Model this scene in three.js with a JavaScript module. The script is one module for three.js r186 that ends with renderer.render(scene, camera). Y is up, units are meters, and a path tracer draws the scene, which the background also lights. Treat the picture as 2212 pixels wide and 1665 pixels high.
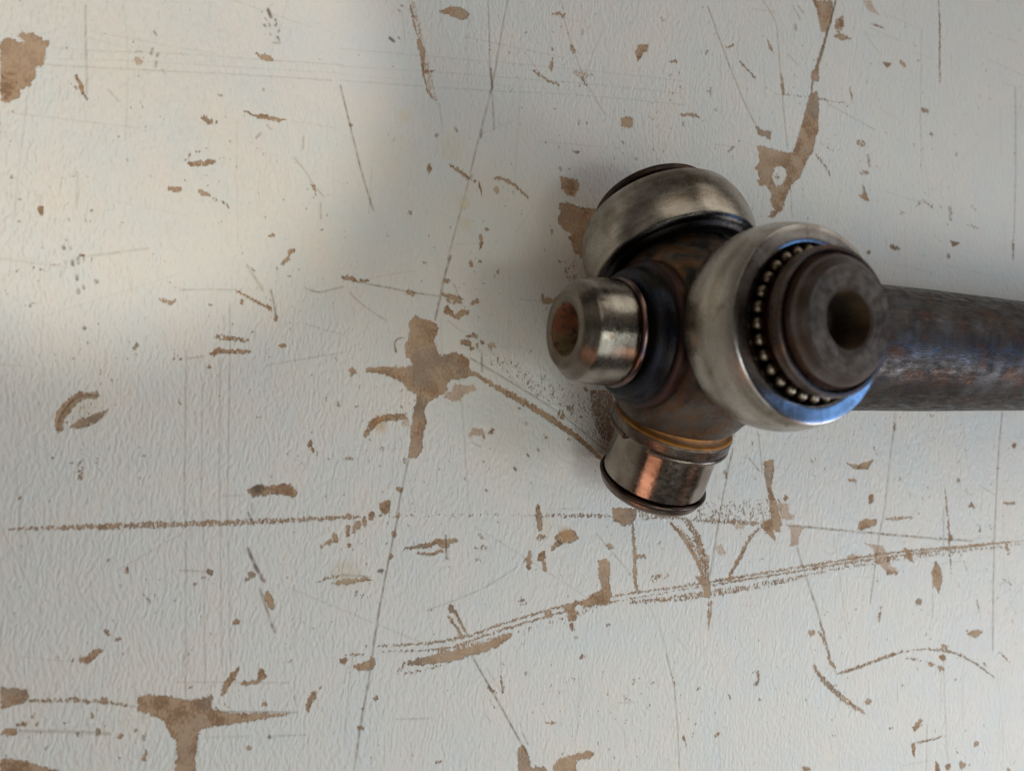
import * as THREE from 'three';
import { mergeGeometries } from 'three/addons/utils/BufferGeometryUtils.js';
import { ImprovedNoise } from 'three/addons/math/ImprovedNoise.js';

// ---------------------------------------------------------------- camera, light, exposure
const scene = new THREE.Scene();
const camera = new THREE.PerspectiveCamera(47.920, 1024 / 770, 0.01, 20);
camera.position.set(-0.0920, 0.1741, 0.0231);
camera.up.set(-0.02740, 0.07637, -0.99670);
camera.lookAt(-0.0247, -0.0135, 0.0069);
camera.focus = 0.186; camera.userData.fStop = 15;
scene.add(camera);

scene.background = new THREE.Color().setRGB(0.064, 0.060, 0.054);
const renderer = new THREE.WebGLRenderer({ antialias: true });
renderer.setSize(1024, 770);
renderer.toneMapping = THREE.LinearToneMapping;
renderer.toneMappingExposure = 1.08;
renderer.shadowMap.enabled = true;

// directions: azimuth in degrees from the right of the picture towards its lower edge, height above the table
function areaLight(color, intensity, w, h, azimuth, height, dist) {
  const l = new THREE.RectAreaLight(new THREE.Color().setRGB(...color), intensity, w, h), A = azimuth * Math.PI / 180, H = height * Math.PI / 180;
  l.position.set(Math.cos(H) * Math.cos(A), Math.sin(H), Math.cos(H) * Math.sin(A)).multiplyScalar(dist);
  l.lookAt(0, 0, 0);
  scene.add(l);
  return l;
}
areaLight([0.89, 0.985, 1.0], 1.7, 0.29, 0.29, 92, 58, 0.38);          // daylight over the near edge of the table
areaLight([0.955, 0.99, 1.0], 8.6, 0.14, 0.14, 29, 30, 0.45);           // window light from the right
areaLight([0.17, 0.43, 1.0], 3.4, 0.62, 0.36, 11, 32.5, 1.3);            // blue window on the right
areaLight([1.0, 0.94, 0.84], 1.05, 1.3, 0.85, -44, 30, 1.5);             // pale wall
areaLight([1.0, 0.90, 0.78], 0.60, 1.0, 1.0, -108, 50, 1.4);              // warm room light
areaLight([1.0, 0.92, 0.84], 0.12, 1.5, 0.7, 185, 34, 1.5);               // far wall
areaLight([1.0, 0.42, 0.24], 1.7, 0.24, 0.40, 46, 29, 1.2);              // orange cloth
areaLight([1.0, 0.50, 0.34], 1.8, 0.45, 0.40, 131, 17, 1.2);             // orange wood
function spot(color, candela, from, to, angle, penumbra, size) {
  const l = new THREE.SpotLight(new THREE.Color().setRGB(...color), candela, 0, angle, penumbra, 2);
  l.position.set(...from); l.target.position.set(...to);
  l.castShadow = true; l.shadow.radius = size;
  scene.add(l, l.target);
}
spot([1, 0.955, 0.86], 1.35, [-0.28, 1.0, -0.24], [-0.120, 0, -0.058], 0.0645, 0.2, 0.5);    // patch of room light over the left corner
spot([0.94, 1, 0.985], 0.85, [0.25, 1.0, 0.33], [0.048, 0, 0.062], 0.135, 1, 7);           // daylight falling past the photographer

// ---------------------------------------------------------------- helpers
let seed = 20240611;
const rnd = () => { seed = (seed * 1664525 + 1013904223) >>> 0; return seed / 4294967296; };
const perlin = new ImprovedNoise();
const n3 = (x, y, z) => perlin.noise(x, y, z);
const fbm = (x, y, z, o = 4) => { let s = 0, a = 0.5, f = 1; for (let i = 0; i < o; i++) { s += a * n3(x * f + 7.3 * i, y * f - 3.1 * i, z * f + 1.7 * i); a *= 0.5; f *= 2.03; } return s; };
const clamp = (x, a = 0, b = 1) => Math.min(b, Math.max(a, x));
const smooth = (a, b, x) => { const t = clamp((x - a) / (b - a)); return t * t * (3 - 2 * t); };
const mix = (a, b, t) => a + (b - a) * t;
const mix3 = (a, b, t) => [mix(a[0], b[0], t), mix(a[1], b[1], t), mix(a[2], b[2], t)];
const MM = 0.001;

// ---------------------------------------------------------------- worn laminate table top
const X0 = -146, Z0 = -118, TW = 2048, TH = 1664, PPM = 7.1;           // millimetres on the table, texels per millimetre
const canvas = document.createElement('canvas'); canvas.width = TW; canvas.height = TH;
const g = canvas.getContext('2d');
g.fillStyle = '#000'; g.fillRect(0, 0, TW, TH);
g.globalCompositeOperation = 'lighten'; g.lineCap = 'round'; g.lineJoin = 'round';
const stains = [];
function trace(p, curve) {
  const q = []; for (let i = 0; i + 1 < p.length; i += 2) q.push([(p[i] - X0) * PPM, (p[i + 1] - Z0) * PPM]);
  g.beginPath(); g.moveTo(...q[0]);
  if (curve && q.length > 2) { for (let i = 1; i < q.length - 1; i++) g.quadraticCurveTo(q[i][0], q[i][1], i === q.length - 2 ? q[i + 1][0] : (q[i][0] + q[i + 1][0]) / 2, i === q.length - 2 ? q[i + 1][1] : (q[i][1] + q[i + 1][1]) / 2); }
  else for (const a of q.slice(1)) g.lineTo(...a);
}
const ink = (amount, thin) => { const v = Math.round(amount * 255); return thin ? `rgb(0,${v},0)` : `rgb(${v},0,0)`; };
function P(p, amount = 1, thin = 0) { trace(p); g.closePath(); g.fillStyle = ink(amount, thin); g.fill(); }                // a chip
function L(p, width, amount = 1, thin = 0) {                                                                               // a gouge that thins out at its ends
  const pts = []; for (let i = 0; i + 1 < p.length; i += 2) pts.push(new THREE.Vector2(p[i], p[i + 1]));
  const line = new THREE.SplineCurve(pts), n = Math.max(6, Math.ceil(line.getLength() * 1.5)), a = [], b = [];
  for (let i = 0; i <= n; i++) {
    const t = i / n, q = line.getPoint(t), d = line.getTangent(t), w = width * 0.53 * (0.25 + 0.75 * Math.pow(Math.sin(Math.PI * clamp(t, 0.02, 0.98)), 0.45)) * (0.86 + 0.35 * n3(q.x * 0.9, q.y * 0.9, 7.7));
    a.push(q.x - d.y * w, q.y + d.x * w); b.unshift(q.x + d.y * w, q.y - d.x * w);
  }
  const loop = a.concat(b);
  trace(loop); g.closePath(); g.fillStyle = ink(amount, thin); g.fill();
}
function D(p, width, amount) { trace(p, true); g.strokeStyle = `rgb(0,0,${Math.round(amount * 255)})`; g.lineWidth = Math.max(1.5, width * PPM * 0.62); g.stroke(); }   // a fine dirty scratch
function W(p) { trace(p); g.closePath(); g.globalCompositeOperation = 'source-over'; g.fillStyle = '#000'; g.fill(); g.globalCompositeOperation = 'lighten'; }    // an island left standing
function S(p, kind, amount) { stains.push([...p, kind, amount]); }
// large chips where the white skin is gone
P([-128.2, -51.8, -127.2, -52.8, -126.0, -52.5, -124.4, -52.0, -124.1, -52.6, -125.5, -53.1, -125.0, -53.9, -123.5, -54.2, -122.2, -53.8, -120.2, -53.0, -120.9, -51.7, -120.8, -50.5, -121.1, -48.5, -122.1, -48.4, -122.3, -46.7, -123.0, -44.4, -124.6, -43.3, -124.9, -41.9, -126.2, -40.8, -127.7, -40.5]);
P([-83.8, -57.4, -82.9, -56.5, -81.9, -56.9, -80.4, -56.4, -80.5, -55.6, -81.9, -55.6, -83.1, -56.1, -83.8, -56.5]);
P([-86.4, -44.7, -85.2, -44.7, -83.1, -44.2, -82.8, -44.7, -81.0, -44.3, -79.2, -44.2, -77.2, -43.9, -79.5, -43.4, -81.0, -43.5, -82.8, -43.6, -84.3, -44.0]);
P([-93.7, -42.0, -93.1, -42.9, -92.5, -42.3, -92.1, -42.1, -91.8, -42.0, -91.5, -42.2, -91.3, -41.4, -92.1, -41.1, -92.9, -41.7]);
L([-90.9, -41.9, -90.6, -41.4],.7,.9);
L([-80.2, -20.4, -79.9, -19.9],1.6,1);
P([-77.2, -15.3, -76.5, -17.6, -75.3, -18.0, -75.6, -17.0, -76.5, -16.3]);
L([-115.7, -47.3, -113.7, -42.9],.9,.72); L([-116.6, -47.0, -115.4, -44.5],.8,.46);
L([-106.2, -51.8, -104.7, -52.0, -105.8, -50.8],1.2,.62,1);
L([-95.8, -32.8, -93.0, -33.3, -90.5, -34.1],1.2,.72); L([-96.5, -33.2, -95.6, -34.4, -93.4, -35.9],.7,.45);
L([-99.4, -27.8, -98.2, -27.6, -96.6, -27.7],1,.9); L([-93.7, -27.7, -91.4, -27.1],1,.85); L([-91.4, -27.1, -87.6, -24.7],.9,.47);
L([-72.7, -31.8, -71.4, -30.0],.6,.75); L([-120.6, -22.1, -120.5, -20.4],1.3,.8); L([-114.0, -13.7, -112.9, -13.5],.8,.6);
D([-114.6, -61.2, -114.3, -53.1, -113.9, -48.9, -113.8, -44.1],.45,.55); D([-120.7, -24.1, -120.6, -21.8],.6,.3);
D([-120.8, -48.7, -113.8, -49.2, -101.9, -50.5, -87.7, -51.9, -68.6, -53.5],.4,.4); D([-119.9, -52.1, -113.9, -52.4, -106.1, -53.5, -93.6, -54.9, -81.9, -55.7, -66.4, -57.1],.35,.33); D([-119.8, -49.9, -110.1, -51.3, -95.2, -52.7, -81.8, -53.9, -66.3, -55.3],.35,.26);
D([-102.7, -54.7, -103.0, -53.5],.6,.8); D([-101.7, -54.0, -101.9, -53.2],.6,.7); D([-102.0, -52.3, -102.1, -51.1],.6,.7); D([-105.6, -53.6, -104.6, -53.7],.6,.6); D([-102.6, -58.1, -102.1, -57.4],.7,.6); D([-100.8, -50.8, -100.4, -50.1],.6,.5);
D([-81.6, -66.2, -81.0, -64.7],1,.95); D([-82.3, -62.9, -82.0, -62.6],.6,.85); D([-79.9, -63.6, -80.2, -63.1],.6,.85); D([-79.3, -62.4, -79.6, -61.9],.6,.8); D([-81.3, -63.4, -81.2, -62.7],.5,.85); D([-79.6, -60.9, -79.2, -60.1],.6,.85); D([-80.7, -59.5, -78.9, -59.7],.4,.6); D([-82.1, -64.4, -81.9, -64.0],.5,.8); D([-80.2, -64.5, -80.1, -64.1],.6,.8); D([-81.1, -61.4, -81.0, -61.0],.5,.7); D([-80.6, -67.7, -81.8, -66.5],.4,.4);
D([-76.0, -36.4, -73.2, -33.8, -72.2, -31.0, -69.7, -29.0],.4,.6); D([-106.8, -48.8, -106.8, -44.5, -106.9, -36.0],.4,.28); D([-110.2, -45.5, -108.2, -43.4],.6,.35); D([-114.9, -29.1, -114.5, -26.2, -114.8, -22.7],.9,.28);
D([-83.3, -39.5, -82.4, -40.7],.7,.5); D([-81.3, -42.4, -80.3, -41.6],.5,.5); D([-74.1, -41.1, -74.2, -38.2],.5,.45); D([-77.1, -43.9, -67.8, -43.6],.3,.3); D([-90.5, -47.3, -89.9, -47.2],.7,.7); D([-70.6, -27.7, -70.4, -24.5],.7,.4); D([-82.1, -49.7, -82.1, -49.4],.7,.7);
D([-112.5, -13.5, -107.5, -14.6, -102.2, -15.8],.7,.3); D([-116.6, -14.9, -116.4, -14.6],1,.6); D([-115.5, -15.0, -115.4, -14.7],.8,.5);
P([-46.7, -72.2, -44.7, -73.1, -44.0, -73.7, -41.5, -74.0, -39.3, -73.0, -39.5, -72.0, -41.5, -71.1, -43.2, -71.7, -45.3, -71.9]);
P([-52.9, -73.5, -51.5, -73.7, -50.1, -67.8, -48.9, -62.8, -47.7, -57.8, -46.4, -52.2, -47.3, -52.4, -48.7, -54.6, -49.5, -57.9, -50.2, -61.9, -51.1, -65.9, -52.0, -69.5, -52.9, -71.4],.5,1);
L([-52.7, -72.8, -51.8, -69.2, -50.8, -65.6],.6,.8);
P([-51.1, -65.5, -50.1, -65.2, -49.1, -62.1, -49.4, -59.6, -49.2, -56.9, -48.5, -54.6, -46.4, -52.0, -47.4, -52.4, -48.8, -54.0, -49.8, -57.8, -50.1, -60.9, -51.0, -64.2],.9);
D([-46.2, -51.9, -45.3, -46.5],.35,.5);
D([-67.2, -60.5, -55.8, -61.3, -34.7, -62.8, -14.6, -64.3, 13.9, -65.7],.35,.32); D([-67.1, -56.7, -47.3, -58.7, -33.3, -59.5, -14.6, -61.2, 13.8, -62.6],.35,.3); D([-67.1, -53.7, -48.7, -55.1, -33.2, -56.3, -14.6, -58.5, 13.8, -59.9],.35,.35); D([-67.1, -54.9, -50.7, -56.3, -14.6, -59.2],.3,.2);
L([-50.2, -58.3, -47.1, -58.7],.5,.8);
D([-35.1, -76.8, -34.9, -62.6, -34.1, -55.7, -33.8, -47.7],.5,.5); D([-30.7, -77.6, -33.3, -62.9, -34.1, -57.1, -36.8, -47.3, -39.1, -37.3],.5,.6); D([-34.5, -61.2, -34.2, -57.6],.9,.8); D([-34.1, -57.1, -34.7, -55.9],.8,.7); D([-39.9, -75.9, -39.8, -54.8],.3,.3);
D([-36.6, -47.3, -36.8, -45.5],.9,.7); D([-34.1, -55.0, -33.8, -47.7],.5,.5);
D([-56.9, -64.5, -56.0, -63.9],1,.95); D([-55.0, -64.9, -54.8, -64.7],.7,.8); D([-54.6, -72.0, -54.2, -71.9],.6,.8); D([-55.1, -70.9, -54.9, -70.7],.7,.8);
D([-67.0, -52.7, -65.4, -46.5, -63.7, -40.1, -62.0, -33.4, -59.8, -27.1],.55,.68); L([-64.9, -44.9, -64.6, -44.3],.8,.9);
L([-19.9, -72.4, -19.8, -71.7],.5,.8); P([-19.8, -66.8, -20.3, -64.9, -20.8, -63.7, -20.1, -62.5, -19.8, -64.3]); L([-20.0, -68.6, -19.9, -67.7],.6,.8); D([-12.4, -73.9, -12.6, -72.7],.6,.8);
D([-18.0, -79.9, -17.2, -77.8],.5,.5); P([-20.5, -76.3, -18.7, -77.1, -16.8, -77.0, -16.6, -76.4, -17.2, -75.6, -18.2, -76.3],.85);
D([-17.2, -76.0, -15.3, -70.1, -13.4, -65.3, -11.5, -61.1, -6.9, -54.5],.4,.52); L([-15.3, -69.9, -14.4, -67.9],1.3,.62); L([-15.0, -63.5, -10.7, -63.3],1.6,.6,1); L([-12.9, -63.1, -11.7, -60.7],.7,.7);
L([-24.8, -62.6, -23.0, -61.6, -20.7, -60.5, -18.1, -60.0],.9,.66); D([-26.7, -66.4, -23.3, -62.3],.35,.4); L([-18.4, -60.8, -10.7, -60.5],.8,.35);
P([0.7, -70.9, 1.8, -71.8, 1.3, -72.7, 3.0, -73.1, 4.6, -73.0, 4.3, -71.7, 2.8, -70.6, 2.6, -69.3, 1.4, -69.0]);
P([9.9, -70.0, 11.5, -70.7, 12.6, -70.1, 10.4, -69.7]); P([-2.9, -54.4, 0.0, -55.2, 0.2, -53.5, -0.2, -52.5, -2.8, -52.2]); P([11.5, -57.6, 13.7, -57.8, 13.7, -57.3],.8);
L([-15.5, -45.5, -13.2, -44.9],1,.6); P([-48.8, -38.3, -47.8, -38.6, -47.6, -37.0, -48.0, -36.0, -48.7, -36.8],.9);
L([-44.1, -39.0, -42.0, -37.8, -39.2, -36.1],1,.8); L([-39.4, -36.4, -37.8, -35.7],.8,.7); D([-39.9, -35.9, -38.7, -37.0],.8,.6);
P([-33.6, -35.2, -32.6, -35.5, -32.4, -33.5, -33.2, -33.1, -34.0, -34.3],.64,1); L([-34.3, -37.0, -31.4, -36.8, -28.9, -35.7, -25.6, -33.2],.9,.85); L([-37.1, -35.8, -36.8, -34.5, -36.6, -32.4],.7,.68);
P([-18.2, -39.0, -16.3, -38.7, -13.9, -38.8, -13.4, -36.6, -14.7, -34.8, -16.3, -34.8, -17.9, -35.9]);
P([-18.4, -33.3, -17.1, -33.0, -15.2, -32.9, -13.7, -32.3, -9.4, -32.4, -9.4, -30.2, -11.0, -28.3, -12.6, -24.2, -14.8, -24.0, -16.2, -25.0, -15.6, -26.1, -17.5, -27.0, -18.6, -28.3, -18.9, -29.3, -18.0, -30.5, -18.5, -31.8]);
P([-15.6, -24.0, -12.6, -24.2, -12.6, -20.5, -14.9, -21.9],.7);
L([-36.7, -24.2, -36.5, -21.2],1,.85); L([-35.3, -25.9, -35.2, -25.0],.9,.8); L([-52.8, -27.5, -51.7, -27.4],1,.68);
D([-39.4, -35.9, -40.6, -31.0, -42.6, -23.7, -44.0, -18.1],.45,.58); S([-43.1, -42.0, 120],'yellow',.3); S([-40.6, -30.7, 60],'yellow',.55); S([-40.2, -26.3, 50],'yellow',.45); S([-53.6, -48.1, 60],'yellow',.4); S([-57.2, -38.9, 220],'yellow',.2);
D([-46.5, -45.0, -46.7, -44.6],1,.7); D([-42.6, -46.9, -42.1, -46.2],1,.6); D([-27.8, -49.8, -27.7, -49.6],.6,.7); D([-13.5, -52.5, -13.6, -51.5],.6,.8); D([-11.6, -52.2, -11.5, -52.0],.8,.8); D([-18.5, -45.9, -18.4, -45.5],.6,.8); D([-2.6, -48.8, -2.4, -48.6],1,.7); D([0.4, -45.3, 1.0, -45.1],.9,.6); D([-18.2, -40.9, -18.0, -40.4],1.2,.5);
P([51.8, -92.8, 57.9, -93.9, 58.6, -91.5, 57.7, -88.4, 56.3, -84.7, 54.4, -84.8, 53.7, -87.7, 53.2, -91.0]);
D([59.3, -94.2, 57.1, -87.5, 54.1, -79.5, 52.2, -74.3],1,.7); L([56.5, -86.2, 54.8, -80.9, 52.8, -75.6, 51.2, -71.3, 50.8, -68.0],1.2,.72);
P([59.1, -89.1, 61.6, -90.6, 61.6, -87.4, 59.9, -85.0, 58.4, -86.5],.64); P([57.7, -84.6, 60.9, -85.5, 64.0, -84.5, 60.9, -83.6, 58.9, -84.1],.9);
P([67.9, -95.7, 70.9, -96.3, 71.4, -94.7, 73.7, -92.4, 69.3, -93.0],.6,1); L([70.2, -89.8, 74.8, -89.3],.9,.6);
P([50.7, -73.7, 53.3, -75.2, 53.2, -71.5, 50.8, -71.2],.64);
P([50.3, -67.9, 52.5, -69.1, 53.0, -65.0, 52.5, -60.9, 52.8, -58.5, 51.4, -56.7, 50.8, -53.0, 49.1, -51.2, 48.1, -49.1, 46.6, -46.1, 44.2, -43.9, 42.7, -41.4, 40.8, -36.8, 38.9, -36.8, 37.5, -38.9, 38.1, -40.5, 36.6, -42.7, 34.5, -42.5, 33.7, -44.3, 32.8, -46.2, 34.2, -47.9, 34.7, -48.7, 34.1, -52.6, 37.1, -52.4, 40.7, -52.0, 44.4, -51.9, 45.9, -55.2, 47.5, -59.4, 48.5, -62.8]);
W([39.2, -47.7, 41.1, -48.2, 42.5, -47.3, 42.5, -45.9, 41.0, -43.6, 39.3, -42.9, 38.1, -45.2]); P([38.7, -45.7, 40.5, -46.7, 41.4, -45.6, 39.6, -44.2],.5); W([32.0, -47.2, 34.2, -46.3, 34.6, -44.0, 32.8, -44.6]);
P([33.5, -58.1, 35.4, -56.7, 38.6, -56.8, 38.1, -54.5, 34.4, -55.3],.85); P([36.6, -34.9, 38.0, -36.8, 40.3, -36.8, 38.4, -34.7],.75);
D([20.9, -85.5, 24.7, -75.9, 27.6, -69.3, 31.4, -61.2, 33.6, -58.0],.6,.6); L([25.5, -75.7, 28.2, -77.1],.7,.7); L([29.5, -73.0, 31.7, -71.5, 34.3, -69.2],.7,.7); D([36.7, -90.0, 40.8, -85.9, 41.0, -78.6, 41.7, -68.3, 43.0, -52.5],.5,.55); L([41.8, -71.9, 42.3, -66.4],1,.75); L([37.6, -80.1, 39.8, -76.4],.9,.6); D([43.6, -41.9, 43.8, -35.6],.5,.5);
L([51.3, -52.5, 53.8, -50.2, 56.1, -47.2],1,.58); L([52.6, -55.7, 57.3, -53.8],1,.4); L([12.6, -57.1, 15.6, -57.8, 18.2, -57.3],.9,.85);
L([93.8, -100.5, 93.8, -92.6, 93.3, -82.9, 93.1, -77.2],.9,.62); D([93.8, -100.5, 93.8, -92.6, 93.3, -82.9, 93.1, -77.2],.6,.3);
D([87.5, -91.5, 85.6, -68.7, 85.5, -51.7],.5,.35); L([86.1, -68.8, 89.0, -68.6],1.8,.7); D([120.5, -79.9, 119.8, -64.5, 118.4, -46.6, 116.5, -30.5],1,.4); L([117.0, -38.6, 116.8, -30.5],1.2,.5);
P([73.7, -80.0, 77.0, -80.2, 75.3, -78.4],.78); L([79.6, -81.3, 81.6, -79.7],1.2,.75); L([62.9, -71.8, 63.5, -68.2],.7,.75); L([39.3, -66.3, 48.6, -66.9, 58.3, -67.0, 67.2, -67.4],.5,.56); D([55.3, -66.2, 61.1, -64.3, 70.5, -61.2],.4,.5);
L([64.3, -57.1, 67.3, -57.1],2.2,.6); L([67.9, -54.7, 68.3, -51.0],1.1,.6); L([65.0, -49.2, 68.2, -49.6],1.2,.6); P([65.8, -46.9, 67.2, -43.9, 67.8, -42.0, 66.2, -42.1, 64.1, -43.4, 66.0, -43.6]);
L([74.0, -30.7, 77.3, -30.3],1.4,.9); L([66.6, -28.6, 67.7, -28.8],1.2,.7); P([94.1, -34.3, 98.1, -33.7, 95.2, -32.3],.85); L([93.0, -29.7, 94.1, -29.8],1.5,.8); L([94.7, -43.4, 95.0, -39.2],1.8,.5); L([83.0, -41.8, 85.7, -43.8, 89.3, -42.0],1,.5); L([88.7, -62.8, 90.4, -62.1],1.1,.6); L([100.5, -39.2, 105.9, -37.6],.7,.5); L([77.2, -40.0, 80.2, -39.0],2,.42); L([102.5, -44.6, 104.0, -43.0],2,.42);
D([45.8, -90.0, 47.9, -87.1],.8,.45); D([47.5, -90.3, 48.9, -88.9],.9,.5); D([46.4, -85.2, 46.6, -84.0],1.4,.4); D([20.0, -73.4, 20.6, -74.3],.9,.7); D([21.1, -65.2, 21.1, -62.9],.8,.6); D([43.8, -77.3, 47.0, -74.7],.5,.4); D([25.8, -50.0, 27.4, -51.4],1,.6); D([22.3, -60.0, 22.6, -59.6],.9,.6); D([45.7, -91.6, 46.0, -81.5],.6,.2);
P([-100.1, -7.4, -99.5, -6.5, -98.4, -6.1, -96.7, -6.4, -98.2, -5.2, -99.7, -5.8],.82); W([-98.9, -7.0, -98.3, -7.2, -97.6, -6.8, -98.4, -6.4]);
L([-86.5, -9.0, -83.7, -7.5, -79.6, -5.3],.7,.76); P([-81.4, -6.4, -79.9, -6.2, -79.3, -5.1, -80.7, -5.7]); D([-79.9, -9.4, -78.8, -5.9, -78.8, -3.1],.5,.7); L([-78.8, -4.4, -78.8, -3.1],.8,.9); L([-85.7, -6.7, -84.9, -6.6],1.2,.7);
P([-90.1, -0.4, -87.0, -0.0, -83.8, 0.4, -83.9, 1.3, -85.2, 1.1, -87.0, 1.1, -89.2, 1.0, -91.1, 0.4],.6); P([-89.9, 2.5, -88.1, 2.6, -85.5, 2.7, -83.2, 2.8, -83.8, 3.3, -86.9, 3.5, -89.2, 3.4, -90.6, 4.1, -90.9, 3.8]);
L([-104.2, 2.7, -103.6, 3.0],1.4,.95); L([-97.4, 5.0, -97.1, 5.1],1.1,.9); L([-96.1, 4.9, -95.8, 5.0],1.2,.9); L([-102.6, -2.8, -102.3, -2.6],1,.8); L([-78.1, 1.8, -76.6, 1.3],.9,.9); L([-91.2, 6.5, -90.5, 5.9],1,.6);
D([-94.7, 4.7, -92.0, 4.2],.5,.5); D([-80.5, 5.5, -65.4, 2.3],.35,.42);
L([-115.9, 18.6, -116.2, 16.7, -115.0, 14.4, -113.3, 12.5, -111.6, 12.1, -110.0, 12.3],1.7,1); P([-114.4, 17.8, -112.4, 16.4, -110.2, 15.4, -108.2, 14.6, -109.3, 16.3, -111.4, 17.8, -112.9, 18.1]); P([-115.7, 18.9, -115.5, 16.1, -113.1, 13.2, -110.0, 12.7, -108.0, 13.8, -109.4, 15.1, -112.4, 16.3, -114.4, 18.6],.3); S([-112.0, 14.9, 110],'cream',.3); L([-110.5, 12.0, -110.0, 11.5],.8,.8);
D([-116.2, 18.9, -116.3, 16.7, -115.1, 14.3, -113.4, 12.4, -111.6, 11.9, -109.8, 12.2],.6,.85); D([-114.4, 17.9, -111.4, 17.8, -109.3, 16.4, -108.2, 14.6],.5,.6); L([-112.3, 21.7, -112.4, 23.9, -112.2, 26.2, -112.4, 27.9],1.2,.5);
D([-95.1, 3.1, -94.9, 14.9, -94.6, 34.1],.5,.42); D([-92.1, 8.3, -91.6, 34.2],.35,.42); D([-89.0, 4.3, -88.4, 34.4],.35,.5); D([-87.4, -6.3, -87.1, 11.8, -87.0, 34.4],.35,.5); D([-90.8, 6.8, -90.4, 17.8],.3,.3); D([-88.5, -3.8, -88.4, -0.8],.5,.4);
P([-83.7, 29.6, -81.7, 28.7, -79.4, 28.9, -76.5, 28.3, -74.6, 29.1, -74.0, 30.4, -74.7, 31.2, -77.6, 30.4, -79.9, 30.6, -82.2, 30.9]); D([-82.0, 29.6, -80.9, 29.3],2.6,.95); D([-82.5, 32.0, -82.3, 34.1],.4,.7); D([-87.9, 30.7, -84.0, 30.5],.6,.3);
L([-72.5, 21.0, -71.3, 20.3],1.1,.6); L([-71.6, 21.9, -71.0, 21.7],1,.7); L([-123.9, -10.1, -123.6, -9.9],1,.7); L([-121.8, 30.2, -121.7, 30.8],1,.8); L([-117.1, 23.6, -116.8, 23.7],1.2,.55); L([-113.3, 3.8, -113.0, 4.0],1.2,.7); L([-122.0, 4.8, -121.8, 4.9],1,.6);
D([-115.0, -12.5, -114.9, -11.6],.7,.7); D([-114.1, -13.1, -114.0, -12.0],.7,.7); D([-113.2, -13.3, -113.1, -12.6],.6,.6); D([-114.2, -9.9, -114.1, -9.0],.7,.7); D([-113.9, -7.2, -113.8, -6.5],.8,.7); D([-113.1, -8.0, -112.9, -7.4],.6,.6); D([-116.3, -12.4, -116.2, -11.8],.5,.5); D([-116.7, -10.6, -116.8, -9.4],.5,.45); D([-112.6, -0.2, -112.5, -0.1],1,.8); D([-111.0, -9.0, -110.8, -8.8],1,.6);
L([-78.0, -14.2, -77.1, -15.5, -76.4, -16.1],.9,.78); D([-73.2, -10.2, -70.9, -9.2, -68.5, -10.2, -65.7, -11.0],.6,.5); D([-84.4, -13.9, -81.4, -9.2],1,.32); D([-73.1, -3.0, -70.2, -2.2, -65.8, -1.3],.4,.35); L([-126.4, -9.6, -120.3, -10.9, -116.0, -12.1],1.1,.33);
D([-96.5, -8.3, -91.8, -8.8, -87.2, -8.9],.6,.35); D([-66.0, -12.9, -65.7, -12.7],.8,.7);
L([-65.9, -12.9, -64.2, -12.7, -62.9, -12.1],1.1,.95); D([-62.9, -12.1, -54.6, -11.2, -52.9, -10.7, -45.6, -10.3],.5,.68); L([-52.9, -10.8, -51.0, -10.3],1.1,.9); D([-62.3, -12.3, -56.9, -14.3, -51.0, -15.2],.3,.35); D([-64.5, -9.8, -61.6, -6.9, -56.8, -4.5],.4,.55); L([-62.6, -12.6, -60.6, -12.4],.9,.7);
L([-45.6, -10.8, -40.5, -10.0],1.1,.7); P([-45.2, -7.2, -44.2, -8.3, -42.9, -7.6, -42.2, -6.4, -40.8, -7.7, -39.0, -7.7, -39.4, -6.8, -42.2, -5.5, -43.2, -6.1],.85); P([-44.9, -9.9, -41.5, -10.3, -40.5, -9.1, -42.9, -8.6, -43.9, -9.0],.62); L([-39.1, -9.1, -36.9, -9.8],1.1,.7);
D([-43.3, -19.0, -44.6, -15.2, -45.6, -9.5, -46.6, -5.2],.8,.6); L([-44.6, -14.2, -43.6, -13.3],1.3,.8); D([-42.6, -13.0, -40.5, -8.5],.6,.4); D([-43.9, -5.3, -40.5, -2.8],.5,.35);
P([-51.6, -5.4, -50.6, -5.7, -48.2, -5.0, -46.2, -4.4, -45.8, -2.9, -46.9, -0.7, -46.1, 1.1, -45.5, 2.3, -42.5, 1.3, -40.1, 2.1, -39.0, 3.1, -39.2, 4.7, -37.5, 5.9, -40.8, 7.0, -42.8, 7.2, -44.1, 8.1, -43.7, 9.5, -45.5, 10.6, -47.8, 11.9, -48.6, 12.9, -48.8, 14.1, -48.3, 16.0, -48.7, 17.6, -49.2, 19.9, -49.0, 21.5, -50.3, 23.3, -52.2, 23.5, -51.8, 20.5, -51.5, 17.4, -51.1, 14.2, -50.4, 11.6, -50.4, 10.3, -52.4, 9.8, -52.7, 8.7, -54.4, 7.6, -56.6, 6.7, -58.6, 6.3, -61.0, 6.2, -61.2, 5.5, -57.6, 5.0, -52.5, 4.8, -51.1, 4.2, -52.8, 2.3, -53.2, 0.4, -52.2, -1.0, -52.1, -2.6, -52.3, -4.2]);
P([-45.5, 2.5, -42.5, 1.3, -40.1, 2.1, -39.0, 3.1, -39.4, 4.1, -43.5, 4.2],.75,1); P([-42.4, 8.1, -37.7, 8.3, -37.4, 9.4, -40.1, 10.1, -41.1, 11.8, -42.8, 11.8, -43.4, 11.2, -44.9, 11.0, -44.6, 10.1, -43.1, 9.8],.85,1);
S([-49.8, 6.4, 110],'dark',.5); S([-40.8, 5.5, 50],'dark',.35);
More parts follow.
